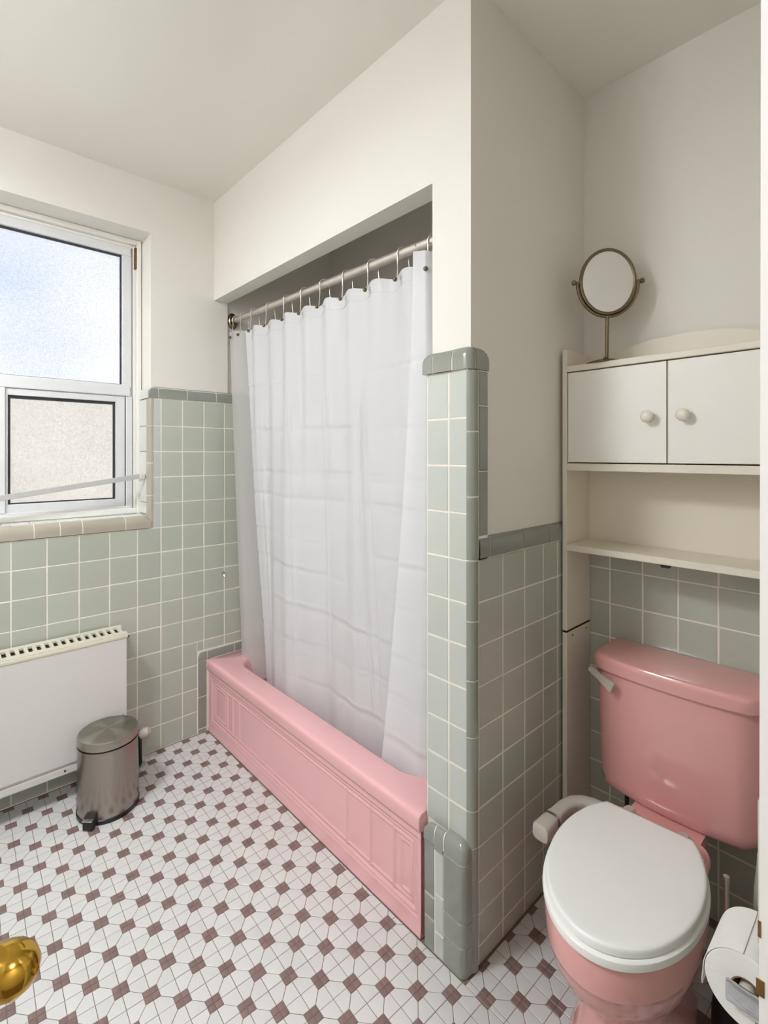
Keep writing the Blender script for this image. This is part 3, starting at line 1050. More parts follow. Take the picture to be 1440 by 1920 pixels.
for k, hx in enumerate(HX):
    zr = rodz(hx)
    t = empty('curtain_hook', (hx, RY, zr), 'bent wire hook with a ball tip', 'hook', 'nickel hooks along the shower curtain rod')
    names_ = ['first hook at the left end flange', 'second hook from the left flange', 'third hook from the left flange', 'fourth hook from the left flange',
              'fifth hook from the left flange', 'middle hook, sixth from the left flange', 'seventh hook from the left flange', 'fourth hook from the column',
              'third hook from the column', 'second hook from the column, left of the set screw', 'last hook, right against the column']
    t['label'] = 'nickel wire hook with ball tip, ' + names_[k]
    if hook0 is None:
        bm = bmesh.new()
        pts = [(.010, .0185 * math.sin(R(a)), .0185 * math.cos(R(a))) for a in range(100, -1, -20)]
        pts += [(.004 - .006 * i / 4, -.0185 * math.sin(R(a)), .0185 * math.cos(R(a))) for i, a in enumerate((20, 45, 70, 95, 120))]
        pts += [(-.004, -.014, -.026), (.002, -.018, -.048), (.006, -.022, -.072), (.006, -.026, -.088), (.007, -.031, -.093), (.010, -.034, -.090)]
        tube(bm, pts, .0022, 8)
        h = obj('wire', bm, M['nickel'], t, True)
        bm = bmesh.new(); bmesh.ops.create_icosphere(bm, subdivisions=2, radius=.0072, matrix=Matrix.Translation((.011, -.036, -.092)))
        b1 = obj('ball', bm, M['bronze'], t, True)
        bm = bmesh.new(); bmesh.ops.create_icosphere(bm, subdivisions=2, radius=.0045, matrix=Matrix.Translation((.012, .022, -.052)))
        tube(bm, [(.010, .0185 * math.sin(R(100)), .0185 * math.cos(R(100))), (.011, .019, -.030), (.012, .022, -.050)], .0014, 6)
        b2_ = obj('rear_ball', bm, M['nickel'], t, True)
        hook0 = (h, b1, b2_)
    else:
        for q in hook0:
            c = q.copy()
            link(c, t)
    t.rotation_euler = (0, 0, random.uniform(-.18, .15))

# main curtain: hangs from the hooks, doubled back at the right end, creased from its packet
def sm(a, b2, x):
    t_ = min(1, max(0, (x - a) / (b2 - a)))
    return t_ * t_ * (3 - 2 * t_)
CT, CB = 1.884, .235
NX, NZ = 300, 230
creasez = [1.62, 1.42, 1.235, 1.14, .985, .86, .70, .55, .42]
vcr = [(.28, .010, .005), (.53, .008, .007), (.72, .008, .006), (.97, .009, .011), (1.0, .006, -.006)]
bm = bmesh.new()
G_ = []
for k in range(NZ + 1):
    v = k / NZ                       # 0 top, 1 bottom
    row = []
    for i in range(NX + 1):
        s = i / NX
        if s < .86:                  # main sheet, left to right
            q = s / .86
            xt, xb = .150 + (1.322 - .150) * q, .262 + (1.322 - .262) * q
            x = xt + (xb - xt) * v ** 1.1
            ybase = .090 + .030 * v
            lay = 0
        else:                        # fold coming back in front
            q = (s - .86) / .14
            xe_t, xe_b = 1.256, 1.085
            xe = xe_t + (xe_b - xe_t) * (v ** 1.5)
            x = 1.322 + (xe - 1.322) * q
            ybase = .090 + .030 * v - .030 * math.sin(min(1, q * 3) * math.pi / 2) - .004 * v
            lay = 1
        hang = 0
        if lay == 0:
            amp = .010 * (1 - .55 * sm(0, .5, v))
            ph = (x - HX[1]) / .137
            y = ybase - amp * math.cos(2 * math.pi * ph) * sm(0, .05, q) * (1 - sm(.94, 1, q))
            y += .016 * sm(.1, .6, v) * math.sin(7.6 * x + 1.1) + (.004 + .010 * sm(.1, .7, v)) * math.sin(15.3 * x + 2.3 + 1.2 * v)
            y += .0035 * math.sin(31 * x + 5 * v + 2 * math.sin(5 * x)) * (1 - .7 * v)
            for xc, wdt, ca_ in vcr:      # soft packet creases running down
                xx = xc + .012 * math.sin(5 * v + 9 * xc) + .03 * v
                y -= ca_ * math.exp(-((x - xx) / wdt) ** 2) * sm(.15, .30, v) * (1 - sm(.78, .95, v))
            sag = .010 * (.5 - .5 * math.cos(2 * math.pi * ph)) * (1 - sm(0, .2, v))
        else:
            y = ybase + .006 * math.sin(26 * (x - xe)) * sm(0, .3, v) - .006 * v * q
            sag = -.028 * (1 - v) * (1 - .5 * (1 - q))
        z = CT + (CB - CT) * v - sag
        z += -.006 * x * (1 - v)
        zz = z + .018 * x
        for cz in creasez:           # packet creases running across
            y += .0027 * math.exp(-((zz - cz - .01 * math.sin(3 * x + cz * 9)) / .0055) ** 2) * (1 if int(cz * 100) % 2 else -1) * (.4 + .6 * abs(math.sin(6 * x + cz * 20)))
            y += .0018 * math.exp(-((zz - cz + .012) / .012) ** 2)
        y = max(y, .074 if z < .36 else -.05) if lay == 0 else (max(y, .0705) if z < .36 else y)
        row.append(bm.verts.new((x, y, z)))
    G_.append(row)
for k in range(NZ):
    for i in range(NX):
        bm.faces.new((G_[k][i], G_[k + 1][i], G_[k + 1][i + 1], G_[k][i + 1]))
cur = empty('shower_curtain', (.73, .10, 1.88), 'white creased fabric shower curtain hanging into the pink tub', 'curtain')
sheet = obj('sheet', bm, M['curtain'], cur, 'all'); local(sheet)
# hem seam along the top
bm = bmesh.new()
pts = [Vector(G_[0][i].co) if False else None for i in ()]
hv = []
me = sheet.data
N1 = NX + 1
for i in range(0, int(NX * .86), 3):
    c = me.vertices[6 * N1 + i].co
    hv.append((c.x, c.y - .0007, c.z))
tube(bm, hv, .0009, 5)
obj('hem_stitch', bm, M['curtain'], cur, True)
# eyelets
for k, hx in enumerate(HX[2:-1]):
    j = min(range(0, int(NX * .86)), key=lambda i: abs(me.vertices[3 * N1 + i].co.x + cur.location.x - hx - .01))
    c = me.vertices[3 * N1 + j].co
    bm = bmesh.new()
    for a in range(1):
        tube(bm, [(c.x + .005 * math.cos(R(t_)), c.y - .001, c.z + .005 * math.sin(R(t_))) for t_ in range(0, 361, 30)], .0012, 6, False)
    obj('eyelet', bm, M['nickel'], cur, True)
# thin translucent liner inside, seen at the far left
bm = bmesh.new()
G2 = []
n1, n2 = 150, 60
for k in range(n2 + 1):
    v = k / n2
    row = []
    for i in range(n1 + 1):
        q = i / n1
        xl = .004 + .068 * v
        x = xl + (1.318 - xl) * q
        y = .076 + .034 * v + (.100 - .020 * v) * sm(.03, .16, x - xl * .9) + .006 * math.sin(2 * math.pi * x / .15) * sm(.1, .2, x)
        row.append(bm.verts.new((x, y, 1.893 + (.24 - 1.893) * v - .012 * x)))
    G2.append(row)
for k in range(n2):
    for i in range(n1):
        bm.faces.new((G2[k][i], G2[k + 1][i], G2[k + 1][i + 1], G2[k][i + 1]))
lin_o = obj('curtain_liner', bm, M['liner'], None, 'all')
tag(lin_o, 'grey translucent plastic liner showing left of the white shower curtain', 'liner')

# small chrome hook on the tile beside the tub
hk = empty('robe_hook', (P0 + .008, .039, .723), 'tiny chrome hook on the tile left of the shower curtain', 'hook')
bm = bmesh.new(); lathe(bm, [(.008, 0), (.008, .002), (.004, .004)], (0, 0, .006), (1, 0, 0), 14)
obj('base_plate', bm, M['chrome'], hk, True)
bm = bmesh.new(); tube(bm, [(.003, 0, .006), (.012, 0, .002), (.016, 0, -.008), (.013, 0, -.015), (.008, .002, -.014)], .002, 8)
obj('prong', bm, M['chrome'], hk, True)

# ================================================================== CABINET over the toilet
cx0, cx1, cyF, cyB = 1.5275, 2.120, .446, YT - .0115
cab = empty('toilet_cabinet', ((cx0 + cx1) / 2, (cyF + cyB) / 2, 0), 'tall cream over-toilet cabinet with two doors and an open shelf', 'cabinet')
cab.location.z = 0
def cpart(name, a, b, m='cab', bev=.0015, parent=None, label=None):
    o = obj(name, BX(a, b, bev), M[m], cab, False, label); local(o)
    return o
th = .015
for x in (cx0, cx1 - th):
    cpart('side_panel', (x, cyF, .754), (x + th, cyB, 1.623))
    cpart('lower_leg_panel', (x, cyF, .001), (x + th, cyB, .747))
    o = cpart('gap_shade_block', (x + .002, cyF + .003, .747), (x + th - .002, cyB - .003, .754), 'dark', 0)  # dark block between the panels, the gap's shade put into colour
for y in (cyF + .038, cyB - .030):
    bm = bmesh.new(); lathe(bm, [(.003, 0), (.003, .0008), (.0015, .0012)], (cx0 + th, y, .733), (1, 0, 0), 8)
    o = obj('screw', bm, M['dark'], cab, True); local(o)
cpart('top_board', (cx0 + th, cyF - .002, 1.553), (cx1 - th, cyB - .010, 1.571))
cpart('cabinet_floor', (cx0 + th, cyF - .002, 1.250), (cx1 - th, cyB - .010, 1.272))
cpart('open_shelf', (cx0 + th, cyF - .002, 1.003), (cx1 - th, cyB - .010, 1.022))
cpart('back_panel', (cx0 + th, cyB - .008, 1.004), (cx1 - th, cyB - .001, 1.60), 'cab', 0)
# scalloped back board above the top
prof = [(0, 1.615), (.05, 1.617), (.10, 1.625), (.15, 1.638), (.19, 1.645), (.23, 1.646), (.27, 1.650)]
wI = cx1 - th - (cx0 + th)
half = [(cx0 + th + u * (wI / 2) / .27, z) for u, z in prof]
full = half + [(cx0 + cx1 - x, z) for x, z in half[::-1][1:]]
dense = []
for a, b2 in zip(full, full[1:]):
    for i in range(4):
        u = i / 4
        dense.append((a[0] + (b2[0] - a[0]) * u, a[1] + (b2[1] - a[1]) * (u * u * (3 - 2 * u))))
dense.append(full[-1])
bm = bmesh.new()
prism(bm, [(x, z) for x, z in dense] + [(full[-1][0], 1.572), (full[0][0], 1.572)], 'y', cyB - .014, cyB - .003)
o = obj('scalloped_back_board', bm, M['cab'], cab); local(o)
mid = (cx0 + cx1) / 2
for s in (-1, 1):
    a = cx0 + th + .003 if s < 0 else mid + .002
    b2 = mid - .002 if s < 0 else cx1 - th - .003
    d_ = cpart('door', (a, cyF + .001, 1.2755), (b2, cyF + .015, 1.5495), 'cabdoor', .0012)
    bm = bmesh.new()
    kx = mid + s * .043
    lathe(bm, [(.006, 0), (.006, .006), (.011, .010), (.0165, .017), (.0165, .023), (.012, .029), (.005, .0315), (0, .032)], (kx, cyF + .001, 1.402), (0, -1, 0), 24)
    kb = obj('knob', bm, M['knobwhite'], d_, True)
    kb.data.transform(Matrix.Translation(-cab.location))
    bm = BX((b2 - .0016 if s < 0 else a, cyF + .0006, 1.2765), (b2 if s < 0 else a + .0016, cyF + .003, 1.549))
    eb = obj('edge_band', bm, M['cab'], d_); eb.data.transform(Matrix.Translation(-cab.location))
cpart('catch', (1.806, cyF + .004, .994), (1.828, cyF + .020, 1.003), 'black')

# ================================================================== MIRROR on the cabinet
mz = 1.571
mir = empty('vanity_mirror', (1.648, .492, mz), 'round swivel mirror on a slim bronze stand on top of the cabinet', 'mirror')
bm = bmesh.new(); lathe(bm, [(.057, 0), (.058, .002), (.050, .006), (.030, .011), (.010, .015), (.006, .020)], (-.006, 0, 0), (0, 0, 1), 40)
obj('base', bm, M['bronze'], mir, True)
bm = bmesh.new(); tube(bm, [(-.003, 0, .012), (-.001, 0, .141)], .0052, 14)
obj('stem', bm, M['bronze'], mir, True)
ang = math.atan2(RIGHT.y, RIGHT.x) - R(6)
u_ = Vector((math.cos(ang), math.sin(ang), 0)); wv = Vector((math.sin(ang), -math.cos(ang), 0))   # disc axis u_, facing wv
cz = .245
bm = bmesh.new(); tube(bm, [u_ * (.0880 * math.cos(R(a))) + Vector((0, 0, cz + .1035 * math.sin(R(a)) - .001)) for a in range(-180, 1, 9)], .0043, 10)
obj('yoke', bm, M['bronze'], mir, True)
ra, rb = .0775, .0955
disc_pts = lambda k, off: [u_ * (k * ra * math.cos(R(a))) + Vector((0, 0, cz + k * rb * math.sin(R(a)))) + wv * off for a in range(0, 361, 10)]
bm = bmesh.new(); tube(bm, disc_pts(1.0, 0), .0055, 10, False)
obj('rim', bm, M['bronze'], mir, True)
bm = bmesh.new()
A_ = disc_pts(.965, .002)[:-1]; B2 = disc_pts(.965, -.003)[:-1]
loft(bm, [A_, B2], True, True, True)
obj('mirror_glass', fix(bm), M['mirror'], mir)
for s in (-1, 1):
    bm = bmesh.new(); lathe(bm, [(.004, 0), (.004, .010), (.0075, .013), (.008, .018), (.006, .022), (0, .023)], u_ * (s * .0815) + Vector((0, 0, cz)), u_ * s, 14)
    obj('pivot_knob', bm, M['bronze'], mir, True)

# ================================================================== TOILET
TXC = 1.829
toi = empty('toilet', (TXC, .25, 0), 'pink toilet with a white seat and closed lid beneath the cabinet', 'toilet')
# tank: bowed front
def tank_loop(hw, yf, yb, z, bow=.035, r=.022, cx=TXC, sk=.0):
    pts = []
    n = 16
    for i in range(n + 1):           # front, left to right
        u = -1 + 2 * i / n
        e = abs(u) ** 5
        x = cx + hw * u
        y = yf + bow * (abs(u) ** 2.4) * .75 - sk * u
        if abs(u) > .86:
            y += r * ((abs(u) - .86) / .14) ** 2
        pts.append((x, y, z))
    pts += [(cx + hw, yf + (yb - yf) * .6, z), (cx + hw - .004, yb, z)]
    pts += [(cx + hw * .5, yb, z), (cx, yb, z), (cx - hw * .5, yb, z)]
    pts += [(cx - hw + .004, yb, z), (cx - hw, yf + (yb - yf) * .6, z)]
    return pts
bm = bmesh.new()
TB = YT - .014
tl = [tank_loop(.165, .455, TB, .335), tank_loop(.184, .435, TB, .338), tank_loop(.190, .428, TB, .348), tank_loop(.192, .426, TB, .37),
      tank_loop(.194, .423, TB, .50), tank_loop(.196, .421, TB, .60), tank_loop(.197, .420, TB, .676)]
loft(bm, tl, True, True, True)
o = obj('tank', fix(bm), M['toilet'], toi, True); local(o)
bm = bmesh.new()
tl = [tank_loop(.200, .416, TB, .677), tank_loop(.2055, .409, TB + .001, .680), tank_loop(.2065, .408, TB + .001, .705), tank_loop(.205, .409, TB + .001, .7135), tank_loop(.201, .413, TB, .7185), tank_loop(.190, .423, TB - .01, .7205)]
loft(bm, tl, True, True, True)
o = obj('tank_lid', fix(bm), M['toilet'], toi, True); local(o)
# lever
lv = obj('flush_lever', tube(bmesh.new(), [(1.6395, .449, .668), (1.6395, .418, .668)], .0085, 14), M['grey_plastic'], toi, True, 'off-white flush lever'); local(lv)
bm = bmesh.new()
A = Vector((1.627, .4165, .678)); B_ = Vector((1.700, .402, .646))
lo = []
for t_, hw_, thk in ((0, .007, .006), (.15, .0085, .006), (.45, .009, .005), (.75, .013, .004), (1.0, .0155, .004)):
    c = A.lerp(B_, t_); dr = (B_ - A).normalized(); up = Vector((0, 1, 0)).cross(dr).normalized()
    lo.append([c + up * hw_ + Vector((0, -thk, 0)), c - up * hw_ + Vector((0, -thk, 0)), c - up * hw_ + Vector((0, thk * .6, 0)), c + up * hw_ + Vector((0, thk * .6, 0))])
loft(bm, lo, True, True, True)
bmesh.ops.bevel(fix(bm), geom=list(bm.edges), offset=.0014, segments=2, affect='EDGES')
o = obj('paddle', bm, M['grey_plastic'], lv, True); o.data.transform(Matrix.Translation(-toi.location))

# egg outline (seat / bowl), rotated slightly like the seat in the picture
def egg(xc, yb, ym, yf, W, wb, z, th=.074, n=44, m=10, nb=12, piv=(1.833, .284)):
    pts = [(xc - W * math.cos(math.pi * i / n), ym - (ym - yf) * math.sin(math.pi * i / n)) for i in range(n + 1)]
    k = math.sqrt(max(0, 1 - (wb / W) ** 2))
    Rr = []
    for i in range(1, m + 1):
        s = i / m
        Rr.append((xc + W * math.sqrt(1 - (k * s) ** 2), ym + (yb - ym) * s))
    bk = [(xc + wb * (1 - 2 * i / nb), yb) for i in range(1, nb)]
    Lf = [(2 * xc - x, y) for x, y in Rr[::-1]]
    c, s = math.cos(th), math.sin(th)
    return [(piv[0] + (x - piv[0]) * c - (y - piv[1]) * s, piv[1] + (x - piv[0]) * s + (y - piv[1]) * c, z) for x, y in pts + Rr + bk + Lf]
E0 = dict(xc=1.833, yb=.284, ym=.113, yf=-.113, W=.148, wb=.097)
def eg(z, dW=0, df=0, db=0, **k):
    p = dict(E0); p.update(k)
    return egg(p['xc'], p['yb'] - db, p['ym'], p['yf'] + df, p['W'] - dW, p['wb'] - dW * .7, z)
bm = bmesh.new()
loft(bm, [eg(.3960, .0015, .0015, .0015), eg(.3975, 0, 0, 0), eg(.4050, 0, 0, 0), eg(.4095, .0008, .0008, .0008), eg(.4122, .003, .003, .003), eg(.4132, .007, .007, .007), eg(.4135, .014, .015, .012)], True, True, True)
o = obj('lid', fix(bm), M['seat'], toi, True, 'white closed lid'); local(o)
bm = bmesh.new()
E1 = dict(W=.154, yf=-.122, wb=.098, yb=.284)
loft(bm, [eg(.3760, .005, .005, .0, **E1), eg(.3785, .001, .001, .0, **E1), eg(.3860, 0, 0, 0, **E1), eg(.3925, .0010, .0010, 0, **E1), eg(.3948, .004, .004, .002, **E1), eg(.3952, .008, .008, .005, **E1)], True, True, True)
o = obj('seat', fix(bm), M['seat'], toi, True, 'white seat ring under the lid'); local(o)
# bowl: rim band, curved bowl, pedestal
def bo(z, W, yf, yb, wb, ym=.113):
    return egg(1.833, yb, ym, yf, W, wb, z)
bm = bmesh.new()
bl = [bo(.3740, .120, -.085, .29, .09), bo(.3745, .143, -.108, .31, .098), bo(.3715, .149, -.1145, .315, .1), bo(.360, .150, -.1165, .315, .1), bo(.335, .149, -.117, .315, .1), bo(.3155, .1475, -.116, .31, .098),
      bo(.3135, .1455, -.1140, .31, .098), bo(.300, .1440, -.112, .305, .097), bo(.280, .139, -.104, .30, .095), bo(.255, .130, -.088, .30, .09), bo(.230, .117, -.064, .30, .087), bo(.205, .102, -.036, .30, .084),
      bo(.188, .093, -.016, .30, .082), bo(.176, .0885, -.006, .30, .080), bo(.160, .0875, -.003, .30, .080), bo(.120, .0895, -.006, .30, .081), bo(.070, .096, -.016, .31, .084), bo(.035, .102, -.025, .32, .087), bo(.014, .1105, -.036, .33, .092), bo(.002, .1125, -.038, .335, .094)]
loft(bm, bl, True, True, True)
o = obj('bowl', fix(bm), M['toilet'], toi, True); local(o)
# deck behind the bowl that carries the tank
bm = bmesh.new()
dl = []
for z, hw_, y0, y1 in ((.20, .070, .20, .330), (.26, .090, .20, .338), (.32, .112, .19, .345), (.350, .121, .185, .350), (.366, .122, .184, .350), (.372, .119, .188, .346), (.3735, .112, .195, .338)):
    dl.append([(x + TXC + .007 + (y - .3) * -.074, y + x * .074, z) for x, y in rrect(-hw_, hw_, y0, y1, .05, 6, 5)])
loft(bm, dl, True, True, True)
o = obj('rear_deck', fix(bm), M['toilet'], toi, True); local(o)
bm = bmesh.new()
dl = []
for z, hw_, y0, y1 in ((.21, .075, .30, .47), (.28, .080, .30, .50), (.334, .085, .30, .52)):
    dl.append([(x + TXC, y, z) for x, y in rrect(-hw_, hw_, y0, y1, .04, 6, 5)])
loft(bm, dl, True, True, True)
o = obj('tank_neck', fix(bm), M['toilet'], toi, True); local(o)
for x in (1.775, 1.898):
    bm = bmesh.new(); lathe(bm, [(.015, 0), (.016, .003), (.015, .012), (.010, .017), (0, .018)], (x, .3245, .3725), (0, 0, 1), 20)
    o = obj('hinge_cap', bm, M['grey_plastic'], toi, True); local(o)
    bm = BX((x - .011, .27, .378), (x + .011, .3245, .390), .003)
    o = obj('hinge_arm', bm, M['grey_plastic'], toi); local(o)
bm = bmesh.new(); lathe(bm, [(.006, 0), (.006, .003), (.003, .006), (0, .006)], (1.946, .300, .371), (0, 0, 1), 12)
o = obj('bolt', bm, M['chrome'], toi, True); local(o)
# supply hose and tank nut in the shadow
bm = bmesh.new(); tube(bm, [(1.70, .50, .336), (1.70, .50, .27), (1.67, .54, .20), (1.64, .585, .17), (1.64, .605, .17)], .006, 10)
o = obj('supply_hose', bm, M['black'], toi, True); local(o)
# bidet control arm beside the seat
bm = bmesh.new()
def sq(c, dr, hw_, hh):
    dr = Vector(dr).normalized(); s_ = dr.cross(Vector((0, 0, 1))).normalized(); u2 = s_.cross(dr)
    out = []
    for a in range(0, 360, 18):
        ca, sa = math.cos(R(a)), math.sin(R(a))
        k = (abs(ca) ** 4 + abs(sa) ** 4) ** -.25
        out.append(Vector(c) + s_ * (ca * k * hw_) + u2 * (sa * k * hh))
    return out
zb = .370
cl = [((1.720, .290, zb), (-1, 0, 0)), ((1.696, .288, zb), (-1, -.15, 0)), ((1.672, .276, zb), (-1, -.6, 0)), ((1.656, .255, zb), (-.6, -1, 0)), ((1.649, .225, zb), (-.2, -1, 0)), ((1.648, .190, zb), (0, -1, 0)), ((1.649, .176, zb), (0, -1, 0))]
loft(bm, [sq(c, d2, .0175, .0165) for c, d2 in cl], True, True, True)
bd = obj('bidet_arm', fix(bm), M['grey_plastic'], toi, True, 'off-white bidet control arm beside the seat'); local(bd)
for ys, rr_ in ((.170, .0195), (.158, .0195)):
    bm = bmesh.new(); loft(bm, [sq((1.649, ys + .005, zb), (0, -1, 0), rr_, rr_), sq((1.649, ys - .003, zb), (0, -1, 0), rr_, rr_)], True, True, True)
    o = obj('ring', fix(bm), M['grey_plastic'] if ys > .16 else M['chrome'], bd, True); o.data.transform(Matrix.Translation(-toi.location))
bm = bmesh.new(); loft(bm, [sq((1.649, y_, zb), (0, -1, 0), w2, w2) for y_, w2 in ((.157, .0185), (.150, .0200), (.105, .0210), (.101, .0200), (.1, .018))], True, True, True)
o = obj('dial_end', fix(bm), M['grey_plastic'], bd, True, 'square-ended control knob'); o.data.transform(Matrix.Translation(-toi.location))

# ================================================================== BRUSHES in the corner right of the toilet
br = empty('toilet_brush', (1.990, .300, 0), 'black toilet brush holder with a slim steel handle right of the toilet', 'brush')
bm = bmesh.new(); lathe(bm, [(.026, 0), (.029, .004), (.028, .06), (.024, .10), (.016, .105)], (0, 0, 0), (0, 0, 1), 28)
obj('holder', bm, M['black'], br, True)
bm = bmesh.new(); lathe(bm, [(.004, .10), (.005, .14), (.0055, .352), (.0065, .355), (.006, .363), (0, .365)], (0, 0, 0), (0, 0, 1), 16)
obj('handle', bm, M['nickel'], br, True)
pl = empty('plunger', (2.032, .395, 0), 'plunger with a tapered off-white handle half hidden by the door frame', 'plunger')
bm = bmesh.new(); lathe(bm, [(.050, 0), (.055, .012), (.048, .045), (.022, .070), (.012, .085)], (0, 0, 0), (0, 0, 1), 28)
obj('cup', bm, M['black'], pl, True)
bm = bmesh.new(); lathe(bm, [(.011, .08), (.013, .20), (.010, .30), (.005, .36), (.004, .385), (0, .387)], (0, 0, 0), (0, 0, 1), 16)
obj('handle', bm, M['grey_plastic'], pl, True)

# ================================================================== TOILET ROLL and its holder on the right wall
rx, ry0, ry1, rz = 2.103, -.088, .014, .479
hol = empty('paper_holder', (2.191, -.03, rz), 'chrome paper holder with two arms reaching from the right wall', 'holder')
for y in (ry0 - .012, ry1 + .012):
    bm = BX((2.078, y - .0035, rz - .017), (2.190, y + .0035, rz + .015), .003, 2)
    o = obj('arm', bm, M['chrome'], hol, True); local(o)
bm = BX((2.187, ry0 - .028, rz - .03), (2.196, ry1 + .028, rz + .03), .001)
o = obj('wall_plate', bm, M['chrome'], hol); local(o)
bm = bmesh.new(); tube(bm, [(rx, ry0 - .009, rz), (rx, ry1 + .009, rz)], .0115, 16)
o = obj('spindle', bm, M['white_plastic'], hol, True); local(o)
roll = empty('toilet_roll', (rx, (ry0 + ry1) / 2, rz), 'white toilet paper roll with its loose end hanging, beside the door frame', 'toilet paper')
RO, RI = .056, .0215
bm = bmesh.new()
n = 64
def ring(r, y): return [(rx + r * math.cos(2 * math.pi * i / n), y, rz + r * math.sin(2 * math.pi * i / n)) for i in range(n)]
lp = [ring(RI, ry0), ring(RO - .0012, ry0), ring(RO, ry0 + .001), ring(RO, ry1 - .001), ring(RO - .0012, ry1), ring(RI, ry1), ring(RI, ry0)]
loft(bm, lp, True)
bmesh.ops.remove_doubles(bm, verts=bm.verts, dist=1e-5)
o = obj('paper', fix(bm), M['paper'], roll, True); local(o)
bm = bmesh.new()
loft(bm, [ring(RI - .0002, ry0 + .0005), ring(RI - .0002, ry1 - .0005), ring(RI - .0022, ry1 - .0005), ring(RI - .0022, ry0 + .0005), ring(RI - .0002, ry0 + .0005)], True)
bmesh.ops.remove_doubles(bm, verts=bm.verts, dist=1e-5)
o = obj('core', fix(bm), M['card'], roll, True, 'brown cardboard core'); local(o)
bm = bmesh.new()
pr = [(rx + (RO + .0012) * math.cos(R(a)), rz + (RO + .0012) * math.sin(R(a))) for a in range(95, 181, 8)]
pr += [(rx - RO - .0022, rz - .010), (rx - RO - .0032, rz - .022), (rx - RO - .0028, rz - .030)]
lpA = [(x, ry0 - .0005, z) for x, z in pr] + [(x - .0009 * (1 if i > 8 else 0) , ry0 - .0005, z + (.0009 if i <= 8 else 0)) for i, (x, z) in list(enumerate(pr))[::-1]]
lpB = [(x, ry1 - .0005, z) for x, y, z in lpA]
loft(bm, [lpA, lpB], True, True, True)
o = obj('loose_sheet', fix(bm), M['paper'], roll, True); local(o)

# ================================================================== DOOR FRAME (near right) and open door with its knob (near left)
bm = bmesh.new()
# vertical casing/jamb: its edge leans a touch like the picture's
def jamb(bm, x0t, x0b, x1, y0, y1, z0, z1):
    loft(bm, [[(x0b, y0, z0), (x1, y0, z0), (x1, y1, z0), (x0b, y1, z0)], [(x0t, y0, z1), (x1, y0, z1), (x1, y1, z1), (x0t, y1, z1)]], True, True, True)
jamb(bm, 2.2040, 2.2008, 2.32, -.5625, -.5500, 0, 2.05)
fix(bm)
trim_1 = struct(obj('trim_1', bm, M['casing']))
trim_2 = struct(obj('trim_2', BX((2.2, -1.37, 2.05), (2.32, -.5625, 2.065)), M['casing']))
trim_3 = struct(obj('trim_3', BX((2.2, -1.3745, 0), (2.32, -1.37, 2.05)), M['casing']))
# worn strike plate
bm = BX((2.2095, -.5638, .868), (2.2350, -.5624, .945), .0004)
sp = obj('strike_plate', bm, M['chip'], trim_1, False, 'worn bronze strike plate')
for z, a, b2 in ((.957, 2.2015, 2.2035), (.915, 2.2005, 2.2055), (.882, 2.2000, 2.2050)):
    obj('paint_chip', BX((a, -.5632, z - .006), (b2, -.5624, z + .006), .0003), M['chip'], trim_1)

# door: hinged on the far jamb of the opening, swung in beside the camera
C0 = Vector((CAMX, CAMY, 0))
def dp(l, f, z):
    return C0 + RIGHT * (l + .006) + FWD * f + Vector((0, 0, z))
hinge = dp(-.372, -.215, .008)
door = struct(bpy.data.objects.new('door_1', None))
link(door)
door.location = hinge
door.rotation_euler = (0, 0, math.atan2(FWD.y, FWD.x))
bm = BX((0, 0, 0), (.630, -.035, 2.0), .002)     # leaf; local x along the leaf, -y towards the camera side
leaf = obj('leaf', bm, M['casing'], door)
bm = bmesh.new()
kx_ = .572
lathe(bm, [(.030, 0), (.031, .002), (.028, .006), (.012, .009), (.0080, .012), (.0080, .030), (.010, .038), (.0145, .046), (.0172, .055), (.0178, .061), (.0160, .070), (.0105, .0765), (.005, .0790), (0, .0795)], (kx_, -.035, .919), (0, -1, 0), 40)
obj('knob', bm, M['brass'], door, True, 'polished brass door knob')
bm = bmesh.new()
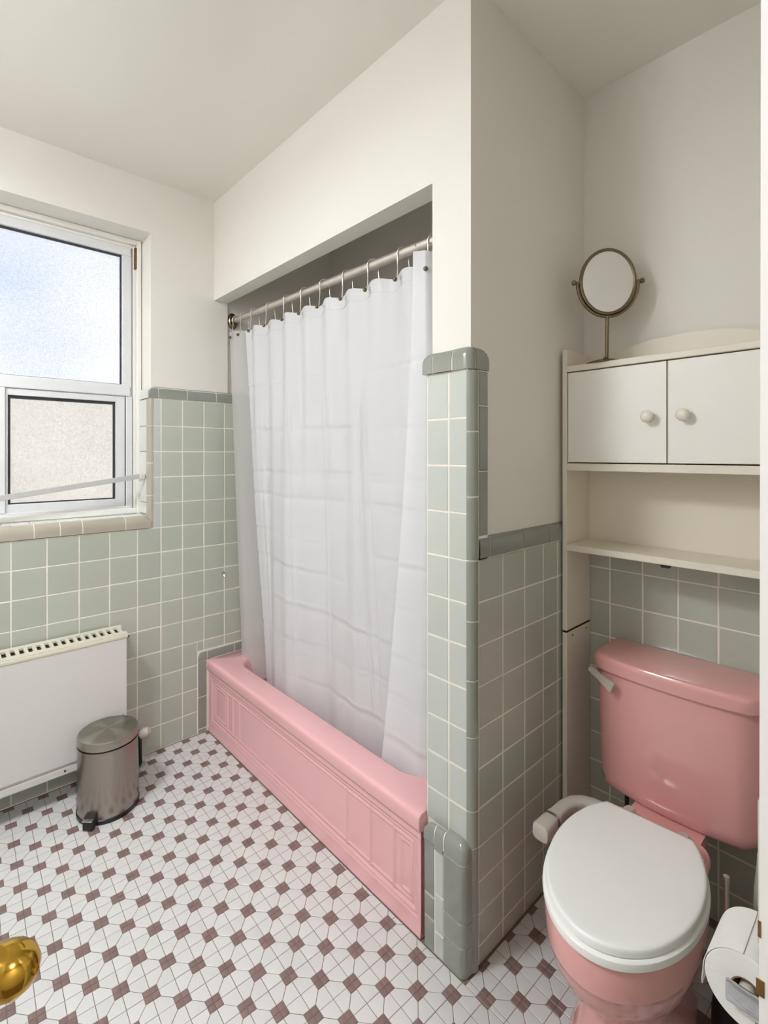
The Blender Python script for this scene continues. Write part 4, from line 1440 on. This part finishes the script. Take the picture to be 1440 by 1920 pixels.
lathe(bm, [(.003, .079), (.003, .0803), (.002, .081), (0, .0812)], (kx_, -.035, .919), (0, -1, 0), 12)
obj('privacy_button', bm, M['brass'], door, True)

# ================================================================== ADDED FILL LIGHTS (out of view)
t = empty('hall_fill_lamp', (2.95, -1.0, H - .001), 'added round fill light in the hall behind the camera, unseen', 'lamp')  # unseen light added to lift the dim parts of the room
def glow(name, color, st):
    m, nt, b = new_mat(name)
    b.inputs['Base Color'].default_value = (.9, .9, .88, 1)
    b.inputs['Emission Color'].default_value = color + (1,)
    b.inputs['Emission Strength'].default_value = st
    return m
bm = bmesh.new(); lathe(bm, [(.13, 0), (.13, -.02), (.12, -.03)], (0, 0, 0), (0, 0, 1), 32)
obj('base', bm, M['chrome'], t, True)
bm = bmesh.new(); lathe(bm, [(.12, -.03), (.125, -.05), (.10, -.085), (.05, -.10), (0, -.103)], (0, 0, 0), (0, 0, 1), 32)
obj('globe', bm, glow('hall_fill_glow', (1, .92, .8), 3.0), t, True)
def bulb(parent, loc, size, power, color, rot):
    d = bpy.data.lights.new(parent.name + '_light', 'AREA')
    d.shape = 'RECTANGLE'; d.size, d.size_y = size; d.energy = power; d.color = color
    o = bpy.data.objects.new(parent.name + '_light', d)
    link(o, parent); o.location = loc; o.rotation_euler = rot
bulb(t, (0, 0, -.115), (.24, .24), HALL_W, (.97, .98, 1), (0, 0, 0))
# added bowl light on the bathroom ceiling, unseen, to brighten the room
t = empty('bathroom_fill_lamp', (.97, -1.48, H - .001), 'added bowl-shaped fill light on the bathroom ceiling, out of view', 'lamp')
bm = bmesh.new(); lathe(bm, [(.15, 0), (.15, -.015), (.14, -.022)], (0, 0, 0), (0, 0, 1), 32)
obj('base', bm, M['chrome'], t, True)
bm = bmesh.new(); lathe(bm, [(.14, -.022), (.17, -.035), (.165, -.06), (.12, -.095), (.06, -.115), (0, -.12)], (0, 0, 0), (0, 0, 1), 40)
obj('bowl', bm, glow('ceiling_fill_glow', (.94, .97, 1), 14.0), t, True)
bulb(t, (0, 0, -.13), (.34, .34), ROOM_W, (.90, .95, 1), (0, 0, 0))
